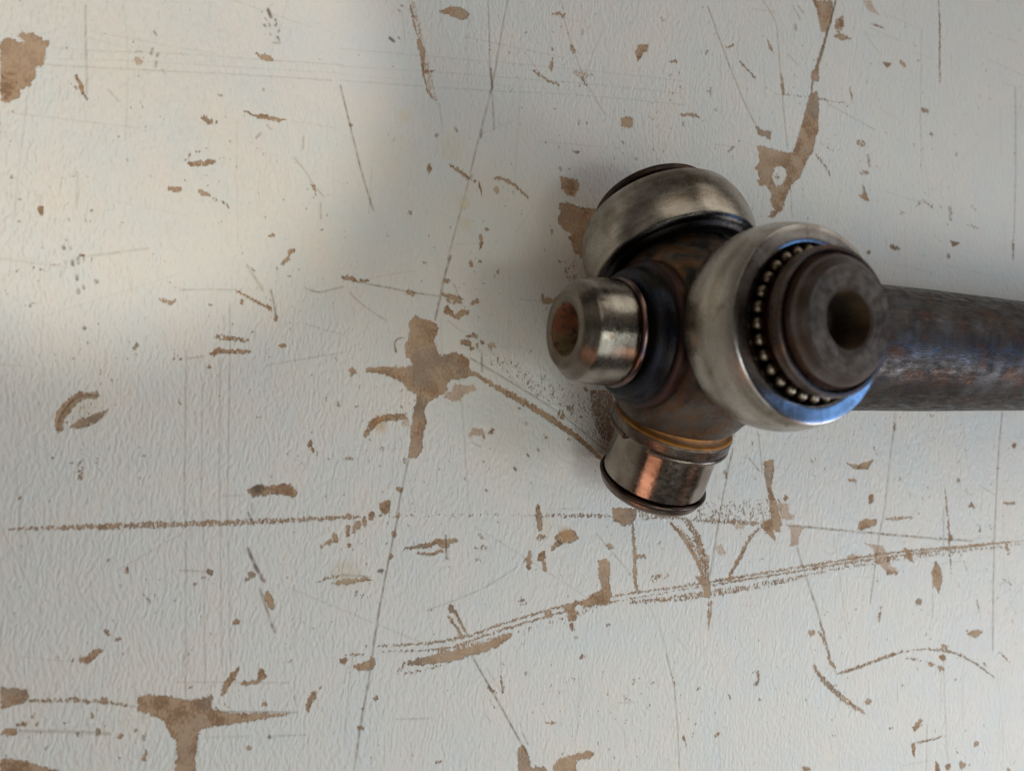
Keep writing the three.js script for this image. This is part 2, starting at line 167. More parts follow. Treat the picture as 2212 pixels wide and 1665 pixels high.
L([-64.4, 6.2, -62.8, 6.0],1.4,.95); D([-53.3, -1.2, -54.8, -1.0, -55.3, 0.5, -54.8, 1.9],.6,.8); W([-54.6, -0.5, -53.5, -0.9, -53.0, 0.4, -53.5, 1.7, -54.4, 1.4]);
L([-60.5, 18.1, -59.1, 16.3, -56.9, 15.4, -52.3, 15.0],1.8,.72); S([-58.1, 16.5, 70],'orange',.5); L([-61.2, 19.3, -60.3, 17.9],1.1,.8); P([-53.6, 15.8, -52.0, 15.1, -51.7, 17.4, -53.3, 17.4],.6,1);
D([-52.1, 23.4, -53.3, 29.4, -54.4, 35.2],.7,.55); P([-54.7, 29.6, -53.1, 29.3, -53.3, 30.4, -54.3, 30.2]); P([-57.7, 32.7, -56.0, 31.8, -55.6, 32.2, -56.1, 34.4, -57.3, 34.7, -57.8, 33.7]);
L([-38.5, 5.4, -33.1, 8.5, -27.8, 11.1, -22.4, 14.0, -17.0, 17.3, -12.9, 20.0, -8.0, 24.1],1.5,.95);
D([-39.1, 2.4, -33.2, 5.4, -26.8, 8.9, -20.6, 12.3, -15.1, 15.9, -7.6, 21.7],.5,.6);
P([-37.3, 0.4, -31.4, 1.8, -24.2, 4.9, -18.0, 7.4, -11.3, 10.0, -6.8, 16.9, -6.8, 22.1, -15.1, 15.6, -22.4, 11.3, -29.6, 7.1, -34.9, 3.6],.33);
P([-11.3, 8.3, -3.6, 8.8, -3.7, 20.3, -7.6, 19.6, -9.8, 16.9, -10.6, 13.5],.6); D([-9.0, 10.0, -8.0, 18.6],.8,.6);
P([-39.8, -2.3, -38.4, -2.7, -37.1, -2.5, -37.4, -1.9, -39.6, -1.8]); L([-41.2, -0.7, -38.7, -0.7],1.3,.9); L([-39.2, 0.3, -38.0, 0.5],1.1,.9); P([-35.1, -0.7, -33.7, -1.2, -33.1, -0.3, -34.2, 0.8, -35.1, -0.0],.9,1); L([-36.3, -1.4, -36.1, -0.4],1,.8); L([-37.7, -0.8, -37.2, 0.4],.9,.7); D([-36.3, 1.3, -36.3, 5.3],.6,.7);
L([-39.3, -17.4, -38.5, -17.7],1.4,.9); L([-37.2, -18.3, -36.4, -18.4],1.3,.9); L([-33.2, -16.4, -32.5, -16.5],1.1,.6);
P([-22.8, -12.9, -22.0, -11.5, -17.9, -11.5, -18.7, -10.5, -22.4, -9.8],.85); L([-18.6, -20.2, -18.4, -19.2],.8,.7); L([-22.4, -9.2, -22.0, -6.8],1.5,.35);
L([-39.3, 19.1, -38.0, 18.0, -35.6, 18.3],1.6,.8,1); L([-35.9, 18.2, -35.7, 19.3, -36.1, 20.0],.9,.6); L([-34.4, 17.6, -33.8, 18.3],1.8,.8); D([-38.3, 20.2, -36.6, 21.1],.5,.5);
L([-28.0, 12.5, -27.8, 13.0],1.1,.9); L([-21.7, 18.8, -21.7, 19.3],1.1,.9); L([-16.6, 19.2, -16.1, 19.7],1.4,.8); D([-26.1, 22.7, -25.7, 23.1],.8,.9); D([-23.6, 21.5, -23.4, 22.0],.7,.9); D([-29.0, 25.6, -28.7, 26.1],.8,.95); D([-26.1, 15.9, -26.0, 16.1],.6,.8); D([-35.4, 30.1, -35.2, 30.3],.8,.7);
L([-19.0, 13.6, -17.3, 14.9],2,.6); L([-16.6, 13.2, -15.1, 12.2],1.8,.55); L([-23.8, 33.4, -23.4, 35.9],1.3,.95); L([-12.8, 8.5, -11.7, 8.3],1.3,.7); L([-65.2, 23.6, -62.9, 23.6],.8,.5);
P([-17.1, -20.3, -14.1, -20.6, -14.2, -14.6, -17.2, -15.8],.38);
// the line of tooth marks that crosses the whole sheet
L([-123.4, 35.8, -109.9, 35.8, -94.2, 35.7, -77.5, 35.5, -61.5, 35.1],1.3,.6); L([-61.5, 35.1, -40.4, 35.3, -25.0, 35.6],1,.36); L([-25.0, 35.6, -5.2, 36.3],1.1,.5); L([12.3, 37.5, 38.7, 39.4],1.1,.56); D([40.0, 39.4, 53.4, 40.8, 76.2, 43.2, 97.4, 45.0],.9,.5); L([40.0, 39.4, 76.2, 43.2, 97.4, 45.0],.8,.36);
P([14.8, 33.7, 38.8, 33.0, 38.6, 39.5, 14.7, 37.9],.36);
// the long curved gouge
L([-51.8, 64.4, -44.2, 63.9, -35.3, 62.4, -29.7, 60.2],2.2,.86); L([-58.4, 60.5, -48.0, 60.8, -39.8, 60.0, -29.2, 57.4, -16.5, 54.8, -5.4, 53.9],.6,.72); L([-57.4, 61.7, -44.2, 62.0, -30.2, 58.8, -16.5, 56.1, -7.7, 55.0, 8.4, 53.4],.6,.68); L([8.4, 53.4, 39.6, 50.7, 65.7, 48.4, 115.6, 45.5],.6,.7); L([-7.7, 53.8, 14.4, 52.1, 47.7, 49.1, 70.1, 47.2, 97.4, 46.2, 115.5, 45.6],.7,.68); L([-2.1, 55.3, 14.4, 54.7, 31.8, 53.2, 46.2, 51.5],1.8,.5); L([46.2, 51.3, 67.2, 49.1, 115.5, 46.4],1.2,.46); L([-46.1, 63.3, -40.2, 62.5, -30.2, 60.4],2.2,.5); L([-29.7, 60.2, -16.5, 57.2, -8.8, 55.9],1.4,.36); W([-40.2, 61.6, -30.2, 59.5, -16.5, 56.7, -16.5, 56.9, -30.2, 59.7]);
L([-54.1, 66.4, -48.0, 65.9, -42.5, 64.7],.6,.5); L([-53.9, 66.5, -52.2, 63.9],1,.5);
P([33.9, 24.2, 36.7, 23.8, 36.7, 26.5, 35.9, 30.6, 36.9, 33.5, 37.7, 35.7, 38.5, 38.7, 38.0, 41.7, 36.3, 42.8, 34.3, 41.2, 32.6, 39.6, 33.6, 38.2, 35.8, 37.9, 35.4, 35.7, 34.6, 30.5, 33.8, 27.6],.78); W([36.2, 40.6, 37.9, 41.2, 37.4, 42.3, 36.1, 41.9]);
P([37.2, 34.2, 40.4, 34.2, 40.8, 36.5, 42.4, 37.4, 41.6, 38.6, 38.5, 38.0],.8,1); L([39.7, 32.3, 40.0, 33.7],1.4,.8); P([40.5, 39.4, 44.9, 40.1, 43.3, 42.5, 43.4, 44.1, 40.6, 44.6, 41.2, 41.7],.85,1);
P([60.7, 40.9, 61.4, 39.2, 63.8, 38.5, 66.9, 38.8, 66.5, 40.2, 63.7, 40.8, 61.8, 41.3]);
D([25.4, 21.0, 23.6, 27.5, 21.2, 37.5, 18.9, 48.8, 18.4, 50.6],.8,.55); D([74.0, 12.3, 71.9, 22.0, 69.2, 37.2, 67.0, 43.6, 63.9, 59.1],.8,.48); L([73.4, 14.5, 73.6, 16.9],1.2,.6); D([32.4, 17.3, 33.5, 27.2],.6,.5); L([23.0, 26.1, 23.5, 28.2],.9,.6);
P([57.3, 24.7, 61.5, 25.2, 66.6, 23.7, 64.7, 26.4, 61.0, 26.4],.85); L([58.5, 28.9, 60.9, 29.2],1.2,.85); P([64.4, 33.0, 66.5, 32.4, 66.1, 34.5, 64.6, 34.9],.95); L([69.2, 38.8, 78.6, 38.5],1,.56);
L([89.2, 31.6, 89.8, 39.2, 89.9, 46.7, 90.2, 53.2],1,.58); D([88.4, 36.8, 87.9, 46.7],.8,.4); D([110.0, 11.5, 107.9, 22.8, 106.2, 37.1, 104.7, 49.3, 103.0, 73.2],.9,.5); L([108.8, 35.6, 113.3, 35.6],1.1,.62); D([100.9, 30.7, 106.7, 33.5],.6,.4);
P([75.1, 45.8, 76.7, 46.7, 78.3, 50.0, 76.6, 49.5, 75.6, 47.8],.9); P([85.2, 49.5, 86.7, 51.7, 87.2, 53.7, 85.9, 57.8, 84.2, 55.9, 83.6, 52.4]);
P([62.3, 44.2, 64.5, 44.7, 68.4, 45.2, 69.9, 47.6, 70.8, 50.3, 73.5, 51.4, 69.1, 51.9, 67.2, 49.8, 65.3, 48.2, 65.4, 45.9, 63.6, 45.1],.8,1); P([57.0, 47.5, 59.2, 46.9, 61.4, 47.8, 61.0, 48.9, 57.7, 48.5],.72,1); L([69.1, 51.9, 73.0, 52.1],1.3,.7);
L([8.4, 38.0, 12.2, 42.0, 14.9, 46.2, 16.9, 50.8],1.2,.95); L([12.0, 37.1, 15.2, 41.5, 17.2, 47.4, 17.8, 51.0],2.2,.62); L([9.9, 38.3, 14.6, 43.6, 17.4, 50.0],.8,.6); L([32.3, 40.0, 29.6, 42.1, 26.9, 46.3, 24.3, 49.8, 23.6, 51.9],1.1,.72); D([32.3, 40.0, 29.6, 42.1, 26.9, 46.3, 24.3, 49.8],.5,.3);
P([14.3, 50.0, 16.8, 50.5, 18.5, 50.9, 18.7, 53.0, 18.4, 55.6, 16.6, 55.1, 16.7, 52.9, 15.1, 51.1],.85); P([17.5, 55.8, 19.4, 56.2, 18.6, 61.4, 17.8, 62.6],.58); P([20.2, 43.9, 22.0, 42.8, 22.4, 44.7, 23.5, 45.1, 22.7, 46.3, 20.5, 45.8],.6,1); P([25.0, 38.7, 28.4, 38.8, 27.9, 40.2, 25.8, 40.2],.6,1); P([17.3, 45.2, 18.6, 45.6, 18.5, 47.4, 17.5, 47.7],.7,1);
L([78.1, 59.5, 80.3, 59.6],1.7,.85); P([94.0, 66.2, 95.0, 68.3, 97.7, 67.6, 100.3, 68.3, 97.8, 69.8, 94.5, 68.8],.78); L([93.2, 29.3, 94.3, 29.6],1.7,.66); P([96.6, 36.3, 98.0, 34.9, 99.1, 36.7],.85); L([113.4, 19.7, 114.3, 20.7],1.6,.9); L([67.3, 60.0, 66.4, 63.8],1.1,.6); L([98.2, 59.8, 99.0, 63.4],.8,.6); D([94.5, 50.1, 95.4, 52.5],.8,.5); L([107.0, 55.1, 110.0, 56.4, 110.1, 58.4],.8,.5); P([45.3, 64.4, 47.5, 64.5, 47.0, 65.7, 45.7, 65.7]);
D([42.7, 44.7, 44.3, 49.6, 46.0, 54.4, 48.5, 60.8, 51.3, 70.9],.9,.55); L([48.0, 60.8, 50.1, 65.7],.9,.4); L([109.0, 45.8, 110.3, 49.2],1.4,.58); L([90.4, 43.2, 90.8, 44.8],1.4,.7); L([100.3, 40.3, 100.4, 44.3],1.2,.45); L([47.0, 24.3, 49.3, 24.3],1.6,.4); L([66.8, 20.4, 67.9, 23.6],1.6,.35); D([29.7, 23.5, 32.6, 26.5],.7,.55); D([83.9, 54.4, 83.4, 64.1],.8,.3); D([105.9, 56.6, 109.7, 56.0],.5,.4); L([85.5, 12.3, 86.2, 13.1],1.6,.5);
P([-62.8, 64.3, -60.9, 63.5, -59.4, 63.3, -59.3, 62.1, -58.2, 63.4, -58.7, 65.0, -61.5, 65.1],.95); L([-64.9, 62.4, -64.3, 63.5],1.5,.9); L([-65.2, 61.9, -59.7, 62.0],.6,.55); L([-58.2, 60.7, -50.3, 60.8, -40.5, 59.5],.5,.35);
P([-9.6, 45.8, -7.8, 45.4, -6.6, 46.4, -6.9, 50.4, -6.5, 53.4, -7.1, 55.5, -10.2, 55.3, -13.1, 55.5, -14.3, 55.7, -14.9, 58.0, -16.5, 58.3, -17.2, 56.2, -18.0, 54.8, -14.2, 54.7, -11.6, 53.2, -8.6, 52.0, -9.5, 49.6],.9); W([-15.5, 56.3, -14.6, 55.0, -13.1, 55.1, -13.7, 56.4]); L([-16.1, 58.7, -15.6, 60.4],1.4,.66); L([-22.2, 56.2, -20.4, 57.0],1.6,.72);
L([-43.2, 53.3, -42.5, 55.0],1.3,.9); L([-42.7, 54.0, -41.2, 56.3, -39.3, 59.9],.7,.9); L([-43.5, 55.5, -41.8, 57.8, -40.2, 60.5],.7,.85); D([-28.6, 46.4, -34.5, 50.0, -41.9, 52.5, -48.1, 54.3],.4,.45); D([-33.1, 48.5, -33.0, 51.4],.4,.35);
P([-50.6, 41.0, -47.9, 40.7, -45.9, 40.1, -43.6, 40.2, -41.1, 40.2, -41.6, 40.7, -43.6, 41.1, -43.2, 41.8, -44.6, 42.0, -45.9, 41.0, -47.9, 41.8, -49.8, 41.8, -53.8, 42.0],.88); P([-50.5, 42.5, -47.2, 42.7, -44.9, 42.0, -44.4, 42.7, -47.2, 43.2, -49.2, 43.2]); D([-44.1, 39.3, -43.9, 43.7],.6,.85);
L([-38.2, 42.2, -34.8, 42.0],1.1,.5); L([-37.6, 39.3, -35.7, 40.4],1.1,.42); L([-37.9, 44.4, -36.2, 45.0],1,.4);
P([-20.1, 40.5, -18.2, 39.2, -15.5, 38.9, -14.0, 40.9, -15.6, 41.7, -18.2, 42.0, -19.3, 42.7, -20.7, 43.6, -21.0, 42.5, -19.3, 41.2],.72); S([-17.1, 39.9, 70],'orange',.7); D([-19.1, 41.4, -18.2, 41.9],.8,.7); S([-21.8, 38.5, 90],'yellow',.35); L([-23.6, 34.8, -23.1, 39.1],1.4,.95); P([-23.7, 39.7, -21.3, 39.8, -22.5, 40.9, -24.4, 40.8],.66); L([-25.0, 38.7, -22.5, 38.0, -19.6, 38.2],.5,.4);
L([-25.6, 43.0, -25.8, 47.2],1.1,.88); P([-23.7, 44.0, -22.2, 43.0, -21.8, 44.8, -22.5, 45.8, -23.7, 45.1]); L([-22.4, 45.7, -22.0, 47.8],1,.9); L([-26.8, 44.6, -26.6, 45.2],1.1,.55);
P([-6.3, 34.5, 0.0, 34.6, -0.4, 37.3, -2.8, 38.6, -5.5, 37.3]); P([-0.0, 34.3, 12.0, 34.5, 12.0, 37.7, 7.8, 37.2, 0.7, 37.4],.5); L([-1.2, 37.3, -0.7, 44.2, -0.6, 51.0, 0.5, 53.1],1.1,.78); P([-1.2, 44.5, 2.5, 45.2, 2.2, 45.8, -1.0, 45.6],.85); L([2.9, 50.5, 8.0, 49.7],2,.45); D([-10.0, 39.8, -7.1, 43.3, -1.4, 49.3],.4,.5); L([-7.6, 42.4, -5.9, 43.5],1.1,.7); L([-27.5, 52.8, -26.5, 54.4],1.4,.62);
D([-54.1, 35.4, -55.0, 39.4, -55.9, 44.0, -57.1, 49.8, -58.8, 60.4, -59.6, 67.5, -60.8, 73.1, -62.2, 83.6],.75,.6); P([-55.6, 42.4, -54.7, 42.8, -55.2, 43.9, -56.0, 43.5]); L([-55.0, 38.0, -54.8, 39.5],1,.9); L([-60.8, 72.2, -60.5, 72.8],1.2,.7); L([-61.2, 75.4, -61.1, 76.7],1.2,.7); P([-57.4, 33.8, -55.4, 33.8, -56.3, 34.7, -57.1, 34.6]); L([-54.2, 34.9, -53.8, 35.1],1.6,.85);
P([-65.5, 47.3, -62.4, 47.1, -59.6, 47.2, -59.0, 47.6, -60.8, 47.9, -63.0, 48.1, -65.4, 48.2],.95); D([-65.5, 46.4, -62.4, 46.3, -59.6, 47.2],.8,.45); L([-70.2, 47.8, -67.8, 46.9, -64.7, 46.4],.6,.55); P([-67.6, 48.0, -64.7, 47.2, -64.7, 48.2]); S([-64.3, 46.1, 110],'cream',.5);
P([-64.5, 36.8, -63.7, 36.6, -63.7, 39.1, -64.4, 39.1]); P([-63.3, 36.7, -62.6, 36.5, -62.5, 38.3, -63.1, 38.5]); L([-62.1, 35.9, -62.1, 37.6],1.3,.85); L([-60.9, 35.3, -60.7, 37.1],1.1,.85); P([-60.2, 34.6, -58.9, 34.1, -59.1, 36.0, -59.8, 36.1]); L([-64.4, 35.0, -63.5, 34.9],1.3,.8); L([-63.9, 40.2, -63.8, 41.1],1.2,.7);
D([-38.5, 63.7, -34.4, 70.7, -29.6, 79.0, -26.2, 85.0],.6,.68); D([-35.1, 66.8, -31.7, 72.2],.35,.5); L([-32.0, 68.3, -31.5, 72.2],.7,.75); D([-32.4, 62.3, -31.9, 68.3],.3,.35); L([-35.1, 70.3, -33.0, 72.0],.8,.7); D([-27.5, 80.1, -26.0, 83.1],.5,.5);
P([-28.3, 83.5, -27.2, 82.7, -26.1, 85.0, -25.4, 86.4, -25.6, 88.8, -28.3, 88.5]); P([-25.5, 87.6, -21.9, 87.9, -21.9, 89.3, -25.5, 88.9]); P([-20.7, 88.2, -19.1, 86.7, -15.5, 86.1, -11.9, 85.9, -10.4, 86.5, -11.9, 87.3, -15.1, 87.6, -15.1, 90.1, -19.9, 89.5]);
D([-54.0, 75.1, -47.3, 75.6],.5,.4); L([-16.2, 70.3, -14.9, 71.5],1.4,.45); L([-14.5, 65.9, -12.3, 66.4],1.8,.45); D([6.9, 67.1, 8.8, 73.4, 9.1, 78.5, 9.6, 83.6, 9.7, 92.0],.6,.5); L([8.6, 72.0, 9.2, 74.8],.9,.5); L([-22.3, 79.1, -19.5, 79.2],.6,.68); L([-58.8, 70.8, -57.7, 70.6],1.1,.8); D([2.4, 55.6, 6.6, 63.0, 7.3, 67.9],.35,.4); D([-57.9, 45.9, -57.1, 45.9],1,.9); D([-43.9, 43.8, -43.6, 44.1],.9,.8); L([-5.7, 57.8, -4.6, 58.9],1,.4); L([-8.0, 59.5, -6.7, 60.1],1,.5); D([-15.4, 61.8, -14.8, 61.9],.7,.7); L([-59.1, 81.7, -58.5, 82.0],1.1,.6); L([-46.2, 84.3, -44.3, 84.0],.8,.5); D([-36.1, 75.3, -34.1, 77.7],.4,.4); L([-48.1, 54.0, -46.5, 54.0],1.2,.4); L([-61.6, 50.7, -60.0, 50.9],1.2,.4);
P([-111.5, 58.8, -109.9, 58.6, -108.9, 57.4, -107.3, 57.7, -108.9, 59.3, -110.1, 60.2, -110.9, 59.7]); L([-107.5, 53.9, -106.5, 55.3],1.2,.68); L([-105.4, 55.7, -104.8, 56.3],1,.7); L([-112.6, 59.4, -111.9, 59.3],1.2,.45); L([-106.5, 53.1, -104.0, 52.4],.7,.42);
P([-123.4, 63.1, -122.4, 62.9, -121.2, 63.3, -119.1, 63.7, -119.2, 65.7, -120.9, 66.0, -123.2, 66.5]); L([-119.2, 65.6, -113.6, 65.9, -108.6, 66.6, -101.4, 68.2],1,.56); D([-119.2, 65.6, -113.6, 65.9, -108.6, 66.6, -101.4, 68.2],.6,.3); L([-107.6, 66.3, -106.6, 66.5],1.2,.7);
P([-101.5, 66.4, -99.4, 66.3, -95.6, 67.0, -93.0, 67.8, -90.3, 67.7, -88.6, 67.5, -88.8, 69.6, -86.9, 70.6, -83.0, 71.3, -79.0, 71.5, -74.3, 72.0, -76.2, 72.4, -81.8, 72.6, -86.8, 72.9, -90.4, 73.1, -91.1, 74.1, -91.0, 76.1, -91.5, 78.8, -91.1, 81.0, -95.0, 80.6, -94.5, 77.9, -94.7, 75.1, -96.0, 73.4, -97.2, 71.0, -98.7, 70.0, -101.4, 69.0]);
D([-88.5, 70.3, -73.3, 71.9],.5,.6); S([-90.0, 68.6, 60],'dark',.25); S([-93.2, 77.2, 80],'dark',.2);
P([-122.9, 74.9, -121.4, 75.0, -118.1, 76.2, -112.6, 78.5, -122.8, 77.3]); L([-123.0, 70.5, -120.2, 70.6],1.2,.8); D([-120.2, 70.5, -110.9, 71.5, -105.9, 72.5],.9,.4); L([-120.9, 69.3, -118.8, 69.5],1,.66); L([-108.4, 71.7, -107.4, 72.4],1.6,.58); L([-104.6, 72.9, -103.8, 73.2],1,.8); L([-111.2, 71.7, -110.1, 72.4],1.4,.5); L([-101.8, 72.2, -101.3, 72.5],1,.6); L([-113.5, 69.8, -113.3, 70.0],1,.6); L([-117.7, 69.5, -117.4, 69.8],1.1,.7);
P([-100.5, 77.7, -99.9, 75.3, -99.5, 76.8, -100.0, 78.2],.8); L([-104.7, 76.7, -104.2, 77.3],2,.35); P([-87.3, 67.2, -86.5, 64.9, -85.1, 63.3, -83.9, 62.2, -84.5, 64.3, -85.6, 65.9, -87.0, 67.6]); L([-83.8, 65.8, -80.2, 65.4],1,.95); P([-80.7, 63.4, -79.8, 63.2, -79.1, 64.4, -79.4, 65.5, -80.5, 65.2]); L([-70.7, 69.1, -69.7, 68.9],1.8,.95); L([-70.7, 69.2, -71.5, 72.1],1.1,.9);
P([-85.6, 54.3, -84.8, 53.7, -83.8, 54.1, -84.4, 54.7, -85.4, 54.8]); D([-83.0, 40.6, -81.6, 44.5, -79.9, 46.9],1,.75); L([-82.5, 44.9, -82.1, 46.3],1.6,.8); L([-79.5, 48.9, -78.2, 52.3],1.4,.88); D([-80.7, 48.3, -78.9, 53.4, -77.9, 56.4],.8,.55); L([-83.6, 46.5, -82.7, 46.2],1,.6); D([-83.2, 33.8, -82.0, 36.2],.6,.75); D([-78.3, 54.9, -77.6, 56.7],.5,.7);
L([-90.3, 44.6, -89.2, 45.1],1,.85); D([-95.2, 44.2, -90.3, 44.6],.5,.35); L([-109.3, 69.0, -108.5, 68.9],1.3,.6); L([-107.3, 41.8, -107.0, 42.2],1.2,.7); L([-104.3, 42.9, -104.0, 44.4],.9,.66); L([-79.6, 69.4, -79.1, 70.2],1.1,.6); D([-78.4, 75.9, -78.1, 76.0],1,.8); D([-77.8, 75.8, -71.4, 76.3],.4,.45); D([-90.1, 74.8, -81.8, 75.4],.5,.25); L([-69.2, 67.6, -68.8, 67.9],1.2,.8); L([-92.3, 65.3, -92.2, 65.6],1.2,.7); L([-64.8, 62.6, -64.4, 63.3],1.4,.8);
D([-94.3, 33.3, -93.4, 67.4],.4,.42); D([-91.2, 33.4, -90.0, 66.3],.35,.42); D([-88.3, 33.4, -87.2, 62.3],.35,.48); D([-86.9, 33.5, -85.7, 61.3],.35,.48); D([-97.1, 33.2, -96.9, 37.8],.4,.4); D([-93.2, 33.3, -93.1, 39.1],.3,.3);
L([-69.5, 40.8, -69.1, 40.7],1.2,.85); L([-68.5, 39.9, -68.4, 40.4],1,.8); L([-67.8, 39.3, -67.7, 40.5],1,.85); L([-66.7, 38.3, -66.5, 40.1],1.2,.85); L([-82.3, 77.1, -81.8, 78.0],1.1,.88); L([-92.8, 46.7, -91.9, 47.0],1,.66); L([-93.9, 54.2, -93.0, 53.0],.7,.3);
L([53.0, 75.2, 58.6, 74.4, 66.2, 72.7, 74.1, 71.3],1,.68); L([74.1, 71.3, 82.0, 71.5, 89.6, 72.8, 96.2, 75.8, 103.4, 80.3],.8,.6); D([66.2, 72.7, 74.1, 71.3, 82.0, 71.5, 89.6, 72.8, 96.2, 75.8, 103.4, 80.3],.4,.35); L([73.0, 72.9, 79.9, 74.2, 86.8, 77.0],.7,.47); L([46.7, 72.3, 47.1, 73.8],1.2,.6); L([47.1, 73.8, 49.7, 76.6, 55.5, 81.5, 61.4, 85.3],1.5,.66); L([48.3, 64.8, 50.1, 67.8, 51.3, 71.6, 53.0, 73.9],1.2,.62);
P([76.1, 91.0, 75.4, 90.1, 78.2, 87.9, 79.2, 88.6, 77.1, 90.7],.85); L([75.5, 93.8, 80.4, 93.6, 85.4, 93.2],.6,.66); P([75.1, 93.7, 76.5, 94.3, 76.1, 97.1, 75.2, 96.0]); D([80.3, 89.8, 79.5, 100.8],.6,.4); P([82.5, 98.7, 83.6, 99.6, 84.2, 101.9, 82.4, 101.7]); P([90.1, 99.6, 92.3, 100.2, 92.2, 101.4, 90.6, 101.7],.8); L([86.4, 99.9, 86.5, 101.6],1.8,.8);
L([85.2, 73.9, 87.2, 73.9],1.8,.8); L([81.3, 74.7, 82.9, 75.5],1.1,.8); L([84.8, 76.1, 86.5, 77.2],1.8,.55); L([61.3, 82.5, 63.5, 82.6],1.4,.68); L([29.4, 73.1, 30.5, 72.5, 31.1, 73.9, 30.9, 75.3, 29.6, 75.6],1,.6); L([31.0, 78.8, 31.4, 79.8],.9,.6); L([95.0, 96.4, 97.0, 95.9],1.4,.66); L([104.8, 73.7, 109.0, 77.0],.8,.6); D([86.6, 71.2, 85.9, 83.9, 86.6, 99.2],.9,.28); L([85.6, 70.8, 88.1, 71.5],1.2,.6); L([96.8, 74.3, 100.9, 77.4],1,.42); L([23.0, 77.4, 23.3, 78.5],1.1,.6); L([19.5, 85.4, 19.9, 86.2],1.3,.62); L([10.9, 85.1, 11.2, 86.3],1.1,.7); L([14.5, 75.3, 15.7, 75.2],.8,.5); L([68.4, 89.1, 69.8, 89.9],1,.55); L([89.4, 95.7, 89.8, 98.0],1,.45); L([42.6, 95.7, 45.0, 96.6],1.2,.7); L([105.7, 103.7, 107.3, 103.9],1,.6);

for (let i = 0; i < 260; i++) {                                          // many faint hairlines, mostly along and across the grain
  const x = X0 + rnd() * TW / PPM, z = Z0 + rnd() * TH / PPM, k = rnd(), a = (k < 0.5 ? 1.57 : k < 0.8 ? 0.08 : rnd() * 3.14) + (rnd() - 0.5) * 0.25, l = 4 + 34 * rnd() * rnd();
  D([x, z, x + Math.cos(a) * l * 0.5 + (rnd() - 0.5), z + Math.sin(a) * l * 0.5, x + Math.cos(a) * l, z + Math.sin(a) * l], 0.3, 0.2 + 0.24 * rnd());
}
const marks = g.getImageData(0, 0, TW, TH).data;
const chip = new Float32Array(TW * TH), thin = new Float32Array(TW * TH), dark = new Float32Array(TW * TH);
for (let i = 0; i < TW * TH; i++) { chip[i] = marks[4 * i] / 255; thin[i] = marks[4 * i + 1] / 255; dark[i] = marks[4 * i + 2] / 255; }
function blur(a, r) {
  const t = new Float32Array(a.length), k = 2 * r + 1;
  for (let y = 0; y < TH; y++) { let s = 0; for (let x = -r; x <= r; x++) s += a[y * TW + clamp(x, 0, TW - 1)]; for (let x = 0; x < TW; x++) { t[y * TW + x] = s / k; s += a[y * TW + Math.min(TW - 1, x + r + 1)] - a[y * TW + Math.max(0, x - r)]; } }
  for (let x = 0; x < TW; x++) { let s = 0; for (let y = -r; y <= r; y++) s += t[clamp(y, 0, TH - 1) * TW + x]; for (let y = 0; y < TH; y++) { a[y * TW + x] = s / k; s += t[Math.min(TH - 1, y + r + 1) * TW + x] - t[Math.max(0, y - r) * TW + x]; } }
}
blur(chip, 1); blur(thin, 1); blur(dark, 1);
{
  const c0 = chip.slice(), t0 = thin.slice();                          // torn edges wander with the grain
  for (let y = 0; y < TH; y++) for (let x = 0; x < TW; x++) {
    const mx = x / PPM, mz = y / PPM;
    const dx = 0.22 * n3(mx * 1.3, mz * 0.9, 70) + 0.18 * n3(mx * 3.4, mz * 2.2, 71), dz = 0.36 * n3(mx * 1.5, mz * 0.7, 72) + 0.30 * n3(mx * 4.2, mz * 1.8, 73);
    const j = clamp(Math.round(y + dz * PPM), 0, TH - 1) * TW + clamp(Math.round(x + dx * PPM), 0, TW - 1);
    chip[y * TW + x] = c0[j]; thin[y * TW + x] = t0[j];
  }
}
// fine relief of the laminate: short wavy ridges that run across the board, bent by a slow wobble
const ridge = new Float32Array(TW * TH);
for (let y = 0; y < TH; y++) for (let x = 0; x < TW; x++) {
  const mx = x / PPM, mz = y / PPM;
  const bend = 0.9 * n3(mx * 0.09, mz * 0.11, 3.3) + 0.28 * n3(mx * 0.5, mz * 0.4, 8.1);
  const a = n3((mx + bend) * 2.0, mz * 0.72, 0.5), b = n3((mx + bend * 0.7) * 3.1 + 40, mz * 1.25, 4.5);
  const v = a * 0.62 + b * 0.46; ridge[y * TW + x] = 0.5 * Math.tanh(v * 2.4);
}
const color = new Uint8Array(TW * TH * 4), bump = new Uint8Array(TW * TH * 4), gloss = new Uint8Array(TW * TH * 4);
const toByte = (v) => Math.round(255 * (v <= 0.0031308 ? 12.92 * v : 1.055 * Math.pow(v, 1 / 2.4) - 0.055));
const stainColor = { yellow: [0.62, 0.50, 0.30], cream: [0.50, 0.40, 0.25], dark: [0.16, 0.14, 0.12], orange: [0.48, 0.22, 0.07] };
